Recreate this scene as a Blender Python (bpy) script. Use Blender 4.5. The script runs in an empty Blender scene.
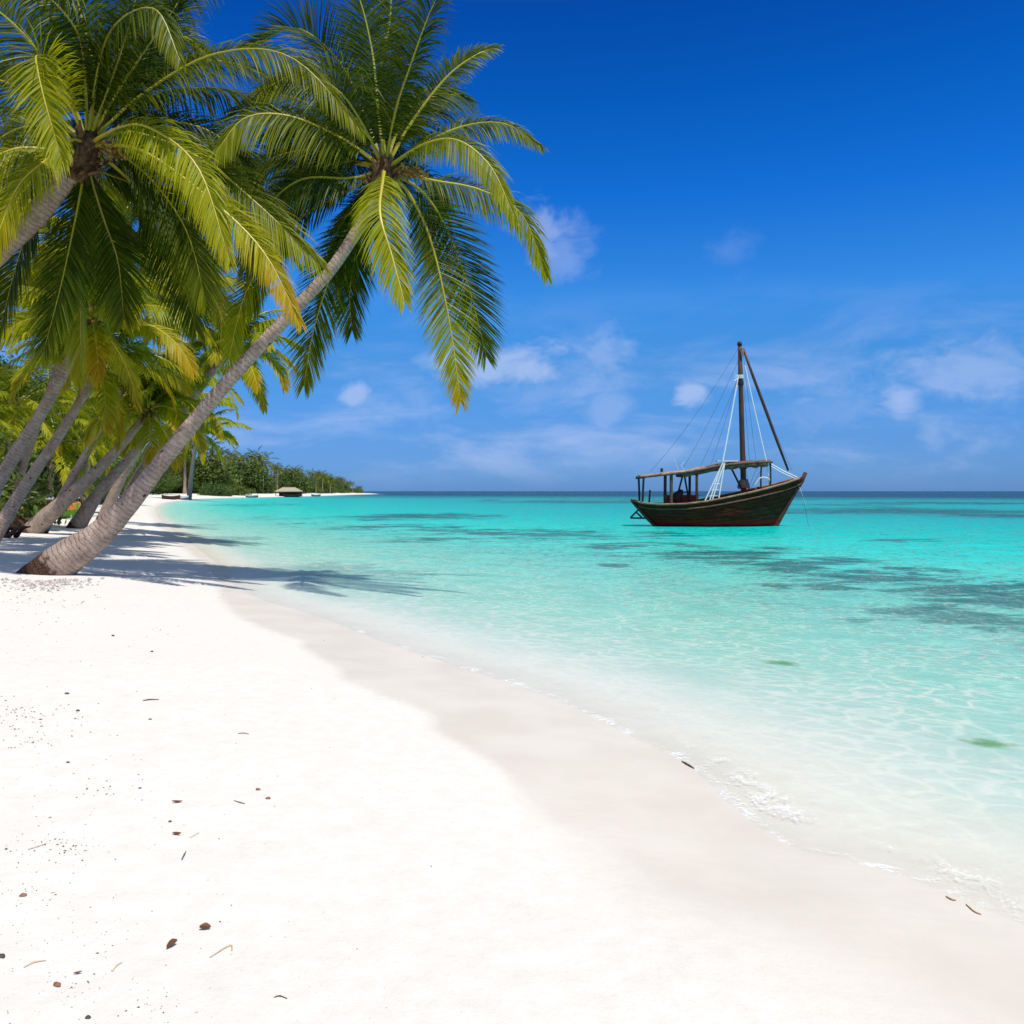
import bpy, math, random
import numpy as np
from mathutils import Vector, Matrix, noise as mnoise

rng = random.Random(7)
nr = np.random.default_rng(11)
S = bpy.context.scene
COL = S.collection
PI = math.pi
R = math.radians

# ------------------------------------------------------------------ camera
F = 887.0
CAMZ = 1.8
PITCH = math.atan2(21.0, F)
cam = bpy.data.cameras.new('camera')
cam.sensor_width = 36.0
cam.lens = F / 1024 * 36
cam.clip_start = 0.05
cam.clip_end = 30000
camo = bpy.data.objects.new('camera', cam)
COL.objects.link(camo)
camo.location = (0, 0, CAMZ)
camo.rotation_euler = (PI / 2 - PITCH, 0, 0)
S.camera = camo


def ray(px, py):
    x = (px - 512) / F
    z = (512 - py) / F
    c, s = math.cos(PITCH), math.sin(PITCH)
    return Vector((x, c + z * s, z * c - s))


def W(px, py, d):
    v = ray(px, py)
    return Vector((0, 0, CAMZ)) + v * (d / v.y)


# ------------------------------------------------------------------ helpers
def mesh(name, V, Fc, mats=(), fm=None, attrs=None, smooth=False):
    me = bpy.data.meshes.new(name)
    V = [tuple(map(float, v)) for v in V] if not isinstance(V, np.ndarray) else V.tolist()
    Fc = Fc.tolist() if isinstance(Fc, np.ndarray) else Fc
    me.from_pydata(V, [], Fc)
    for m in mats:
        me.materials.append(m)
    if fm is not None:
        me.polygons.foreach_set('material_index', np.asarray(fm, dtype=np.int32))
    if attrs:
        for k, a in attrs.items():
            a = np.asarray(a, dtype=np.float32)
            if a.ndim == 2:
                at = me.attributes.new(k, 'FLOAT_COLOR', 'POINT')
                at.data.foreach_set('color', np.hstack([a, np.ones((len(a), 1), np.float32)]).ravel())
            else:
                at = me.attributes.new(k, 'FLOAT', 'POINT')
                at.data.foreach_set('value', a)
    if smooth:
        me.polygons.foreach_set('use_smooth', np.ones(len(me.polygons), dtype=bool))
    me.update()
    return me


def link(name, me, parent=None, loc=None):
    o = bpy.data.objects.new(name, me)
    COL.objects.link(o)
    if parent is not None:
        o.parent = parent
    if loc is not None:
        o.location = loc
    return o


def tag(o, label=None, cat=None, group=None, kind=None):
    if label:
        o['label'] = label
    if cat:
        o['category'] = cat
    if group:
        o['group'] = group
    if kind:
        o['kind'] = kind
    return o


class MB:
    """collects simple shapes into one mesh"""

    def __init__(s):
        s.V, s.F, s.M, s.A = [], [], [], []

    def add(s, V, Fc, m=0, a=None):
        n = len(s.V)
        s.V += [tuple(v) for v in V]
        s.F += [tuple(i + n for i in f) for f in Fc]
        s.M += [m] * len(Fc)
        s.A += list(a) if a is not None else [0.0] * len(V)

    def box(s, c, size, rot=None, m=0):
        c = Vector(c)
        V = []
        for x in (-.5, .5):
            for y in (-.5, .5):
                for z in (-.5, .5):
                    v = Vector((x * size[0], y * size[1], z * size[2]))
                    if rot is not None:
                        v = rot @ v
                    V.append(c + v)
        s.add(V, [(0, 1, 3, 2), (4, 6, 7, 5), (0, 4, 5, 1), (2, 3, 7, 6), (0, 2, 6, 4), (1, 5, 7, 3)], m)

    def tube(s, pts, rad, n=6, m=0, cap=True, wob=0.0, flat=1.0):
        pts = [Vector(p) for p in pts]
        if not hasattr(rad, '__len__'):
            rad = [rad] * len(pts)
        V = []
        A = []
        prev = None
        L = 0
        for i, p in enumerate(pts):
            t = (pts[min(i + 1, len(pts) - 1)] - pts[max(i - 1, 0)]).normalized()
            if prev is None:
                ref = Vector((0, 0, 1)) if abs(t.z) < .9 else Vector((1, 0, 0))
                u = t.cross(ref).normalized()
            else:
                u = (prev - t * prev.dot(t)).normalized()
            prev = u
            w = t.cross(u)
            if i:
                L += (p - pts[i - 1]).length
            for k in range(n):
                a = 2 * PI * k / n
                r = rad[i] * (1 + (rng.uniform(-wob, wob) if wob else 0))
                V.append(p + u * (math.cos(a) * r) + w * (math.sin(a) * r * flat))
                A.append(L)
        Fc = []
        for i in range(len(pts) - 1):
            for k in range(n):
                k2 = (k + 1) % n
                Fc.append((i * n + k, i * n + k2, (i + 1) * n + k2, (i + 1) * n + k))
        if cap:
            Fc.append(tuple(range(n))[::-1])
            Fc.append(tuple((len(pts) - 1) * n + k for k in range(n)))
        s.add(V, Fc, m, A)

    def build(s, name, mats, parent=None, smooth=False, loc=None):
        if not isinstance(mats, (list, tuple)):
            mats = [mats]
        return link(name, mesh(name, s.V, s.F, mats, s.M, {'along': s.A}, smooth), parent, loc)


def catmull(P, n):
    P = [Vector(p) for p in P]
    Q = [P[0] * 2 - P[1]] + P + [P[-1] * 2 - P[-2]]
    out = []
    seg = len(P) - 1
    for i in range(n):
        u = i / (n - 1) * seg
        k = min(int(u), seg - 1)
        t = u - k
        a, b, c, d = Q[k], Q[k + 1], Q[k + 2], Q[k + 3]
        out.append(0.5 * ((2 * b) + (c - a) * t + (2 * a - 5 * b + 4 * c - d) * t * t + (3 * b - a - 3 * c + d) * t ** 3))
    return out


# ------------------------------------------------------------------ node helpers
class G:
    def __init__(s, nt):
        s.nt = nt
        nt.nodes.clear()

    def __call__(s, t, ins=None, **props):
        n = s.nt.nodes.new(t)
        for k, v in props.items():
            setattr(n, k, v)
        for k, v in (ins or {}).items():
            sock = n.inputs[k]
            if isinstance(v, bpy.types.Node):
                v = v.outputs[0]
            if isinstance(v, bpy.types.NodeSocket):
                s.nt.links.new(v, sock)
            else:
                if hasattr(sock.default_value, '__len__') and hasattr(v, '__len__') and len(v) == 3 and len(sock.default_value) == 4:
                    v = (*v, 1)
                sock.default_value = v
        return n

    def m(s, op, a, b=0.0, c=0.0, clamp=False):
        n = s('ShaderNodeMath', {0: a, 1: b, 2: c}, operation=op)
        n.use_clamp = clamp
        return n.outputs[0]

    def mix(s, f, a, b, blend='MIX'):
        n = s('ShaderNodeMix', None, data_type='RGBA', blend_type=blend)
        for i, v in ((0, f), (6, a), (7, b)):
            if isinstance(v, bpy.types.Node):
                v = v.outputs[0]
            if isinstance(v, bpy.types.NodeSocket):
                s.nt.links.new(v, n.inputs[i])
            else:
                n.inputs[i].default_value = (*v, 1) if hasattr(v, '__len__') and len(v) == 3 else v
        return n.outputs[2]

    def ss(s, x, lo, hi):
        n = s('ShaderNodeMapRange', {0: x, 1: lo, 2: hi, 3: 0.0, 4: 1.0}, interpolation_type='SMOOTHSTEP')
        return n.outputs[0]

    def ramp(s, f, stops):
        n = s('ShaderNodeValToRGB', {0: f})
        e = n.color_ramp.elements
        while len(e) < len(stops):
            e.new(0.5)
        for i, (p, c) in enumerate(stops):
            e[i].position = p
            e[i].color = (*c, 1)
        return n.outputs[0]

    def noise(s, vec, scale, detail=3.0, rough=0.5, dist=0.0):
        return s('ShaderNodeTexNoise', {'Vector': vec, 'Scale': scale, 'Detail': detail, 'Roughness': rough, 'Distortion': dist}).outputs[0]

    def attr(s, name, out=2):
        n = s('ShaderNodeAttribute', None, attribute_name=name)
        return n.outputs[out]

    def coord(s, which='Object'):
        return s('ShaderNodeTexCoord').outputs[which]

    def scale(s, v, sc):
        return s('ShaderNodeMapping', {'Vector': v, 'Scale': sc}).outputs[0]

    def bump(s, h, strength, dist, normal=None):
        ins = {'Height': h, 'Strength': strength, 'Distance': dist}
        if normal is not None:
            ins['Normal'] = normal
        return s('ShaderNodeBump', ins).outputs[0]

    def out(s, sh):
        s('ShaderNodeOutputMaterial', {0: sh})


def material(name):
    m = bpy.data.materials.new(name)
    m.use_nodes = True
    return m, G(m.node_tree)


def pbsdf(g, **k):
    ins = {}
    names = {'col': 'Base Color', 'rough': 'Roughness', 'spec': 'Specular IOR Level', 'normal': 'Normal', 'metal': 'Metallic'}
    for a, v in k.items():
        ins[names[a]] = v
    return g('ShaderNodeBsdfPrincipled', ins).outputs[0]


def simple_mat(name, c1, c2, scale=6.0, rough=0.8, stretch=(1, 1, 1), bump=0.3, bdist=0.01, spec=0.3):
    m, g = material(name)
    v = g.scale(g.coord(), stretch)
    n = g.noise(v, scale, 6, 0.65)
    col = g.mix(g.ss(n, 0.3, 0.7), c1, c2)
    g.out(pbsdf(g, col=col, rough=rough, spec=spec, normal=g.bump(n, bump, bdist)))
    return m


# ------------------------------------------------------------------ coast line and terrain
def wz(px, py):
    d = CAMZ * F / (py - 491)
    return ((px - 512) / F * d, d)


SHORE_PX = [(970, 905), (905, 880), (850, 864), (790, 848), (735, 810), (690, 768), (630, 737), (560, 703), (490, 678),
            (420, 655), (365, 636), (318, 617), (262, 600), (232, 584), (219, 566), (196, 548), (172, 530), (156, 514), (158, 506), (172, 501.5)]
shore = [(60, -120), (22, -40), (8, -9), (4.6, -2), (3.2, 1.6), (2.35, 3.2)] + [wz(*p) for p in SHORE_PX] + \
        [(-76, 228), (-72, 290), (-74, 360), (-80, 460), (-80, 520), (-92, 565), (-160, 600), (-420, 640), (-2500, 700)]
shore_c = [(p.x, p.y) for p in catmull([(x, y, 0) for x, y in shore], 420)]
SH = np.array(shore_c)
LANDPOLY = np.vstack([SH, [(-3000, 700), (-3000, -3000), (60, -3000)]])


def inside(P, poly):
    x, y = P[:, 0], P[:, 1]
    c = np.zeros(len(P), bool)
    j = len(poly) - 1
    for i in range(len(poly)):
        xi, yi = poly[i]
        xj, yj = poly[j]
        if yi != yj:
            cond = ((yi > y) != (yj > y)) & (x < (xj - xi) * (y - yi) / (yj - yi) + xi)
            c ^= cond
        j = i
    return c


def polydist(P, L):
    best = np.full(len(P), 1e18)
    for i in range(len(L) - 1):
        a, b = L[i], L[i + 1]
        ab = b - a
        den = ab @ ab
        if den < 1e-12:
            continue
        t = np.clip(((P - a) @ ab) / den, 0, 1)
        q = P - a - t[:, None] * ab
        best = np.minimum(best, (q * q).sum(1))
    return np.sqrt(best)


SA, SB = SH[:-1], SH[1:]
SAB = SB - SA
SDEN = np.maximum((SAB * SAB).sum(1), 1e-12)
LPJ = np.roll(LANDPOLY, 1, axis=0)


def sdist1(p):
    t = np.clip(((p - SA) * SAB).sum(1) / SDEN, 0, 1)
    q = p - SA - t[:, None] * SAB
    d = math.sqrt((q * q).sum(1).min())
    xi, yi, xj, yj = LANDPOLY[:, 0], LANDPOLY[:, 1], LPJ[:, 0], LPJ[:, 1]
    c = (yi > p[1]) != (yj > p[1])
    den = np.where(yj == yi, 1e-9, yj - yi)
    k = (c & (p[0] < (xj - xi) * (p[1] - yi) / den + xi)).sum()
    return d if k % 2 else -d


def sdist(P):
    if len(P) < 20:
        return np.array([sdist1(p) for p in P])
    d = polydist(P, SH)
    return np.where(inside(P, LANDPOLY), d, -d)


def vnoise(x, y, seed=0):
    """cheap smooth value noise on arrays"""
    xi, yi = np.floor(x).astype(np.int64), np.floor(y).astype(np.int64)
    fx, fy = x - xi, y - yi
    fx = fx * fx * (3 - 2 * fx)
    fy = fy * fy * (3 - 2 * fy)

    def h(a, b):
        v = np.sin(a * 127.1 + b * 311.7 + seed * 74.7) * 43758.5453
        return v - np.floor(v)
    return (h(xi, yi) * (1 - fx) + h(xi + 1, yi) * fx) * (1 - fy) + (h(xi, yi + 1) * (1 - fx) + h(xi + 1, yi + 1) * fx) * fy - 0.5


def height(P, s=None):
    if s is None:
        s = sdist(P)
    x, y = P[:, 0], P[:, 1]
    land = 0.74 * (1 - np.exp(-np.maximum(s, 0) * 0.13))
    far = np.clip((s - 8) / 60, 0, 1)
    land = land + far * 0.9
    dep = 2.0 * (1 - np.exp(np.minimum(s, 0) * 0.045))
    off = np.clip((-s - 90) / 250, 0, 1)
    dep = dep + off * off * 9
    z = np.where(s > 0, land, -dep)
    k = np.clip((s - 0.8) / 2.0, 0, 1)
    r = np.hypot(x, y)
    near = np.clip(1.4 - r / 60, 0, 1)
    und = 0.05 * vnoise(x * 0.6, y * 0.6, 1) + 0.022 * vnoise(x * 1.9, y * 1.9, 2) + 0.010 * vnoise(x * 5, y * 5, 3) * np.clip(1.3 - r / 14, 0, 1)
    # scuffed, trodden sand on the left of the beach
    left = np.clip((-x - 0.4 + 0.0 * y) / 1.5, 0, 1) * np.clip(1.2 - r / 12, 0, 1)
    und = und + left * (0.016 * vnoise(x * 7, y * 7, 4) + 0.010 * vnoise(x * 14, y * 14, 5))
    return z + und * k * near


def H(x, y):
    return float(height(np.array([[x, y]]))[0])


def ground(px, py):
    """where the line of sight through a pixel meets the sand"""
    v = ray(px, py)
    z = 0.3
    for _ in range(22):
        t = (z - CAMZ) / v.z
        p = Vector((0, 0, CAMZ)) + v * t
        z = 0.5 * z + 0.5 * max(H(p.x, p.y), 0.0)
    return Vector((p.x, p.y, max(H(p.x, p.y), 0.0)))


# radial sheet: fine underfoot, coarse towards the horizon
angs = np.concatenate([np.linspace(-180, -52, 40)[:-1], np.linspace(-52, 52, 430), np.linspace(52, 180, 40)[1:-1]])
rads = np.concatenate([np.linspace(0.2, 1.6, 8)[:-1], 1.6 * np.exp(np.linspace(0, math.log(9000 / 1.6), 470))])
AA, RR = np.meshgrid(np.radians(angs), rads)
GX = (RR * np.sin(AA)).ravel()
GY = (RR * np.cos(AA)).ravel()
P2 = np.stack([GX, GY], 1)
sd = np.concatenate([sdist(c) for c in np.array_split(P2, 10)])
sd_w = sd + np.clip(1.2 - np.hypot(GX, GY) / 14, 0, 1) * 0.0
Zt = height(P2, sd)
na, nr_ = len(angs), len(rads)
idx = np.arange(na * nr_).reshape(nr_, na)
nxt = np.roll(idx, -1, axis=1)
quads = np.stack([idx[:-1], nxt[:-1], nxt[1:], idx[1:]], -1).reshape(-1, 4)
# wet sand limit, from the tide line seen on the beach
WETPX = [(1500, 1100), (1024, 1070), (860, 1000), (760, 945), (690, 912), (640, 890), (585, 845), (530, 812), (520, 785), (478, 752), (432, 728), (425, 712), (345, 682), (335, 668),
         (306, 650), (300, 640), (262, 628), (232, 612), (222, 600), (214, 578), (200, 562), (180, 545), (160, 528), (150, 514)]
WL = np.array([tuple(ground(*p)[:2]) for p in WETPX])
WL = np.array([(p.x, p.y) for p in catmull([(a, b, 0) for a, b in WL], 160)])
wetpoly = np.vstack([[(60, -20)], WL, [(-27, 75), (200, 75), (200, -20)]])
nearm = (np.hypot(GX, GY) < 70) & (GY > 0)
wet = np.clip(1 - sd / 1.0, 0, 1)
wd = np.zeros(len(P2))
wd[nearm] = polydist(P2[nearm], WL) * np.where(inside(P2[nearm], wetpoly), 1, -1)
rr = np.hypot(GX, GY)
wob = 0.08 * vnoise(GX * 3, GY * 3, 8) + 0.03 * vnoise(GX * 9, GY * 9, 9)
soft = 0.045 + 0.003 * rr + np.clip((5.0 - GY) * 0.16, 0, 0.45)
wet[nearm] = np.clip(0.5 + (wd[nearm] + wob[nearm]) / (2 * soft[nearm]), 0, 1)
wet[sd < 0.02] = 1
wet = np.where(sd < 0, 1 - .75 * np.clip(-sd / .8, 0, 1), wet)

ALG = [(782, 663, 20, 3, .9), (990, 744, 30, 4.5, .95), (905, 682, 14, 3, .5), (835, 592, 30, 4, .5)]
alg = np.zeros(len(P2))
for cx, cy, hw, hh, wt in ALG:
    hits = []
    for qy in (cy - hh, cy, cy + hh):
        v_ = ray(cx, qy)
        z_ = -.3
        for _ in range(40):
            p_ = Vector((0, 0, CAMZ)) + v_ * ((z_ - CAMZ) / v_.z)
            z_ = .5 * z_ + .5 * H(p_.x, p_.y)
        hits.append(p_)
    x0, y0 = hits[1].x, hits[1].y
    q = ((GX - x0) / (hw / F * y0)) ** 2 + ((GY - y0) / np.where(GY > y0, hits[0].y - y0, y0 - hits[2].y)) ** 2
    alg = np.maximum(alg, wt * np.exp(-q))

# ---- sand material
msand, g = material('sand')
co = g.coord()
w = g.attr('wet')
n1 = g.noise(co, 1.3, 4, 0.6)
n2 = g.noise(co, 9.0, 6, 0.7)
n3 = g.noise(co, 160.0, 3, 0.7)
dry = g.mix(g.ss(n2, 0.3, 0.75), (0.715, 0.685, 0.64), (0.665, 0.63, 0.58))
dry = g.mix(g.m('MULTIPLY', g.ss(n3, 0.62, 0.8), 0.35), dry, (0.52, 0.47, 0.42))
wetc = g.mix(g.ss(n1, 0.3, 0.7), (0.580, 0.534, 0.468), (0.640, 0.594, 0.525))
rip = g('ShaderNodeTexWave', {'Vector': g.scale(co, (0.25, 1.0, 1.0)), 'Scale': 3.1, 'Distortion': 9.0, 'Detail': 3.0, 'Detail Scale': 1.4}, bands_direction='Y').outputs[1]
wetc = g.mix(g.m('MULTIPLY', g.ss(rip, 0.3, 0.9), 0.012), wetc, (0.52, 0.46, 0.42))
col = g.mix(w, dry, wetc)
am = g.ss(g.m('ADD', g.attr('algae'), g.m('MULTIPLY', g.m('SUBTRACT', g.noise(co, 4.0, 5, 0.7), 0.5), 1.2)), 0.25, 0.75)
col = g.mix(g.m('MULTIPLY', am, g.ss(g.attr('algae'), .02, .2)), col, (0.17, 0.29, 0.06))
bh = g.m('ADD', g.m('MULTIPLY', n2, 0.6), g.m('MULTIPLY', n3, 0.14))
bh = g.m('ADD', g.m('MULTIPLY', bh, g.m('SUBTRACT', 1.0, g.m('MULTIPLY', w, 0.85))), g.m('MULTIPLY', g.m('MULTIPLY', g.m('MULTIPLY', rip, w), g.ss(n1, .35, .65)), 0.03))
bsdf = pbsdf(g, col=col, rough=g.m('SUBTRACT', 0.95, g.m('MULTIPLY', w, 0.35)), spec=0.2, normal=g.bump(bh, 0.5, 0.035))
g.out(bsdf)

sand = link('sand', mesh('sand', np.stack([GX, GY, Zt], 1), quads, [msand], None, {'wet': wet, 'algae': alg}, True))
tag(sand, 'white coral sand beach running down under the sea', None, None, 'structure')

# ------------------------------------------------------------------ water
keep = sd[quads].min(1) < 0.8
wq = quads[keep]
used, inv = np.unique(wq, return_inverse=True)
wq = inv.reshape(-1, 4)
wx, wy, ws = GX[used], GY[used], -sd[used]
wr = np.hypot(wx, wy)


def ip(x, xs, cs):
    cs = np.array(cs)
    return np.stack([np.interp(x, xs, cs[:, k]) for k in range(3)], 1)


ws_e = ws * (1 + np.clip(wr - 8, 0, 60) / 22)
# distance off shore (m) -> colour of the water body; open sea beyond the reef is deep blue
body = ip(ws_e, [0, 1.5, 4, 9, 18, 34, 60, 110, 190],
          [(.72, .82, .72), (.62, .82, .71), (.44, .80, .68), (.26, .76, .66), (.12, .69, .61), (.030, .58, .515), (.006, .50, .46), (.002, .42, .42), (.002, .34, .375)])
deep = np.clip((wr - 190 + 50 * vnoise(wx * .006, wy * .006, 3) + np.clip(wx, -60, 160) * .45) / 150, 0, 1)
deep = deep ** 0.7
body = body * (1 - deep[:, None]) + np.array([0.001, 0.055, 0.135]) * deep[:, None]
opac = np.interp(ws_e, [-1, 0, 0.6, 2.5, 6, 12, 22, 40], [0, 0.02, 0.10, 0.20, 0.34, 0.55, 0.80, 1.0])

# seagrass beds, as ellipses on the sea floor:  (cx, cy, half width px, half height px, weight)
BEDS = [(560, 535, 150, 7, .62), (700, 556, 110, 8, .7), (860, 577, 95, 9, 1.0), (985, 592, 90, 10, 1.0), (940, 615, 80, 13, .85), (800, 570, 60, 6, .8),
        (415, 516.5, 80, 3.2, .95), (390, 527, 100, 3.2, .55), (270, 519, 60, 2.2, .4), (480, 531, 60, 3, .5), (640, 545, 70, 4, .7),
        (920, 511.5, 150, 3.6, 1.0), (1010, 516, 80, 2.5, .8), (600, 502, 120, 1.8, .8), (905, 540.5, 42, 1.8, .75), (840, 505, 60, 1.5, .6),
        (960, 503, 110, 1.5, .9), (700, 499.5, 160, 1.2, .6), (1040, 640, 60, 10, .5), (250, 505, 60, 1.2, .5)]
rb_ = random.Random(77)
for cx, cy, hw, hh, wt in list(BEDS):
    for q_ in range(7):
        a_, b_ = rb_.uniform(-1.05, 1.05), rb_.uniform(-1.2, 1.2)
        BEDS.append((cx + a_ * hw, max(cy + b_ * hh, 499), hw * rb_.uniform(.12, .4), hh * rb_.uniform(.2, .5), wt * rb_.uniform(.7, 1.15)))
BEDS += [(1000, 600, 80, 14, .95), (860, 580, 110, 10, .8), (900, 612, 70, 10, .9), (1000, 622, 60, 9, .9), (775, 560, 90, 7, .8), (960, 580, 120, 6, .8)]
grass = np.zeros(len(wx))
for cx, cy, hw, hh, wt in BEDS:
    x0, y0 = wz(cx, cy)
    xa = hw / F * y0
    y1, y2 = CAMZ * F / (cy - hh - 491) if cy - hh > 491.5 else 3000, CAMZ * F / (cy + hh - 491)
    half = np.where(wy > y0, y1 - y0, y0 - y2)
    q = ((wx - x0) / xa) ** 2 + ((wy - y0) / half) ** 2
    grass = np.maximum(grass, wt * np.exp(-q ** 1.2))
mwat, g = material('water')
co = g.coord()
bodyc = g.attr('body', 0)
op = g.attr('opac')
off = g.attr('off')
gr = g.attr('grass')
rd = g.attr('rad')
# floor mottling
nb = g.noise(g.scale(co, (0.6, 1.0, 1)), 0.55, 9, 0.74, 0.6)
nb2 = g.noise(g.scale(co, (0.45, 1.0, 1)), 2.6, 5, 0.7, 0.5)
gm = g.ss(g.m('ADD', g.m('MULTIPLY', gr, 0.8), g.m('ADD', g.m('MULTIPLY', g.m('SUBTRACT', nb, 0.5), 3.4), g.m('MULTIPLY', g.m('SUBTRACT', nb2, 0.5), 1.7))), 0.22, 0.62)
gm = g.m('MULTIPLY', gm, g.ss(gr, 0.03, 0.35))
grassc = g.mix(0.84, bodyc, (0.012, 0.075, 0.085))
c = g.mix(gm, bodyc, grassc)
mott = g.noise(g.scale(co, (0.5, 1, 1)), 0.9, 5, 0.65)
c = g.mix(0.16, c, g.mix(mott, (0, 0, 0), (1, 1, 1)), 'OVERLAY')
# small wavelets
cw = g.scale(co, (0.75, 1.0, 1))
wv1 = g.noise(cw, 1.5, 3, 0.55, 0.8)
wv2 = g.noise(cw, 5.5, 3, 0.6, 1.0)
hgt = g.m('ADD', g.m('MULTIPLY', wv1, 0.7), g.m('MULTIPLY', wv2, 0.3))
calm = g.ss(off, 0.0, 5.0)
nrm = g.bump(hgt, g.m('ADD', 0.12, g.m('MULTIPLY', calm, 0.7)), 0.14)
# caustic light net painted into the surface's transmission tint and opacity
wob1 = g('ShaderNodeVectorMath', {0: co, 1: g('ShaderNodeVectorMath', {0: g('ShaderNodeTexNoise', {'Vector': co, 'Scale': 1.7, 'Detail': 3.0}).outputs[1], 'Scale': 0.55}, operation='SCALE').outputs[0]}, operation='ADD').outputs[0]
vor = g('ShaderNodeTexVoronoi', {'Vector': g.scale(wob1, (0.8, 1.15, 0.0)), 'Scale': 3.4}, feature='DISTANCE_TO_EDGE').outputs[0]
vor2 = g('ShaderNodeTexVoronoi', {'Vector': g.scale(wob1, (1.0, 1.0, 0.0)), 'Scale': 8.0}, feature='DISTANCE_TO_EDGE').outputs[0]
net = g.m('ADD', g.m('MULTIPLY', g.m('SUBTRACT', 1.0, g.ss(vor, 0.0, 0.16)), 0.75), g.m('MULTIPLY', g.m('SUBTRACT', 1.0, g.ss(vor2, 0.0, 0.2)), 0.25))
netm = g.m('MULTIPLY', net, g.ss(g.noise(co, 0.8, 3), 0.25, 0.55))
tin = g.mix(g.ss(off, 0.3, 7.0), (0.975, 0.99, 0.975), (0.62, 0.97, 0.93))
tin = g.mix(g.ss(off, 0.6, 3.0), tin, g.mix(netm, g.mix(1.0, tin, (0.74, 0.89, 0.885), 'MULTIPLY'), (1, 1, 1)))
diff = g('ShaderNodeBsdfDiffuse', {'Color': c, 'Normal': nrm}).outputs[0]
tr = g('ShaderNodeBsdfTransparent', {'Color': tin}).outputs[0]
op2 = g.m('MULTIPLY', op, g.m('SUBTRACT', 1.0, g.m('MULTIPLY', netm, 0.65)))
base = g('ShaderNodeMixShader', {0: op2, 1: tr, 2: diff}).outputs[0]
fres = g('ShaderNodeFresnel', {'IOR': 1.33, 'Normal': nrm}).outputs[0]
gl = g('ShaderNodeBsdfGlossy', {'Color': (1, 1, 1), 'Roughness': 0.06, 'Normal': nrm}).outputs[0]
fr = g.m('MULTIPLY', g.m('MINIMUM', fres, 0.30), 0.42)
surf = g('ShaderNodeMixShader', {0: fr, 1: base, 2: gl}).outputs[0]
# foam along the swash
fo = g.attr('foam')
fn = g.noise(g.scale(co, (1, 1, 1)), 26.0, 6, 0.75, 0.5)
fn2 = g.noise(co, 3.0, 4, 0.6, 0.8)
fv = g('ShaderNodeTexVoronoi', {'Vector': wob1, 'Scale': 30.0}, feature='DISTANCE_TO_EDGE').outputs[0]
fm = g.ss(g.m('ADD', fo, g.m('ADD', g.m('MULTIPLY', g.m('SUBTRACT', fn, 0.5), 0.9), g.m('MULTIPLY', g.m('SUBTRACT', fn2, 0.5), 0.9))), 0.42, 0.85)
fm = g.m('MULTIPLY', fm, g.m('ADD', 0.55, g.m('MULTIPLY', g.m('SUBTRACT', 1.0, g.ss(fv, 0.0, 0.25)), 0.55)))
fm = g.m('MULTIPLY', fm, g.ss(fo, 0.03, 0.2))
fd = g('ShaderNodeBsdfDiffuse', {'Color': (0.86, 0.87, 0.87, 1)}).outputs[0]
surf = g('ShaderNodeMixShader', {0: fm, 1: surf, 2: fd}).outputs[0]
g.out(surf)

edge = ws + 0.05 * vnoise(wx * 6, wy * 6, 21)
lobe = 0.5 + vnoise(wx * 0.9, wy * 0.9, 31)
fw_ = np.maximum(.07, .016 * wr)
foam = np.exp(-((edge - 0.03) / fw_) ** 2) * np.interp(wr, [0, 6, 11, 20], [.74, .62, .50, .26])
nearf = np.clip(1.25 - wr / 9, 0, 1)
foam = np.maximum(foam, nearf * (0.82 * np.exp(-((edge - 0.24) / 0.26) ** 2) * np.clip(lobe * 1.8 - .25, 0, 1)))
foam = np.maximum(foam, nearf * 0.42 * np.exp(-((edge - 0.62 - 0.15 * vnoise(wx * 1.3, wy * 1.3, 5)) / 0.07) ** 2))
foam = np.maximum(foam, 0.32 * np.clip(1.3 - wr / 22, 0, 1) * np.exp(-((edge - 0.25) / np.maximum(.12, .018 * wr)) ** 2))
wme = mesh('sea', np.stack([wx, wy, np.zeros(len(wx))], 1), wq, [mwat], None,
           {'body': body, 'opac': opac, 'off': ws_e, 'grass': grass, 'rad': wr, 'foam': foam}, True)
sea = link('sea', wme)
tag(sea, 'clear shallow turquoise sea turning deep blue at the horizon', None, None, 'structure')

# ------------------------------------------------------------------ palms
mleaf, g = material('palm leaf')
age = g.attr('age')  # yellowing with age, plus painted light: sunlit fronds brighter, shaded ones darker
tint = g.attr('tint')
co = g.coord()
c0 = g.mix(tint, (0.016, 0.045, 0.002), (0.075, 0.118, 0.003))
c1 = g.mix(tint, (0.225, 0.275, 0.003), (0.40, 0.375, 0.004))
c2 = g.mix(tint, (0.46, 0.27, 0.008), (0.56, 0.36, 0.02))
c = g.mix(g.ss(age, 0.10, 0.58), c0, c1)
c = g.mix(g.ss(age, 0.55, 1.0), c, c2)
pr = pbsdf(g, col=c, rough=0.45, spec=0.17)
tl = g('ShaderNodeBsdfTranslucent', {'Color': g.mix(1.0, c, (1.25, 1.3, 0.4), 'MULTIPLY')}).outputs[0]
g.out(g('ShaderNodeMixShader', {0: 0.37, 1: pr, 2: tl}).outputs[0])

mrach, g = material('frond midrib')
age = g.attr('age')
c = g.mix(age, (0.24, 0.25, 0.015), (0.55, 0.43, 0.03))
g.out(pbsdf(g, col=c, rough=0.45, spec=0.4))

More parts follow.
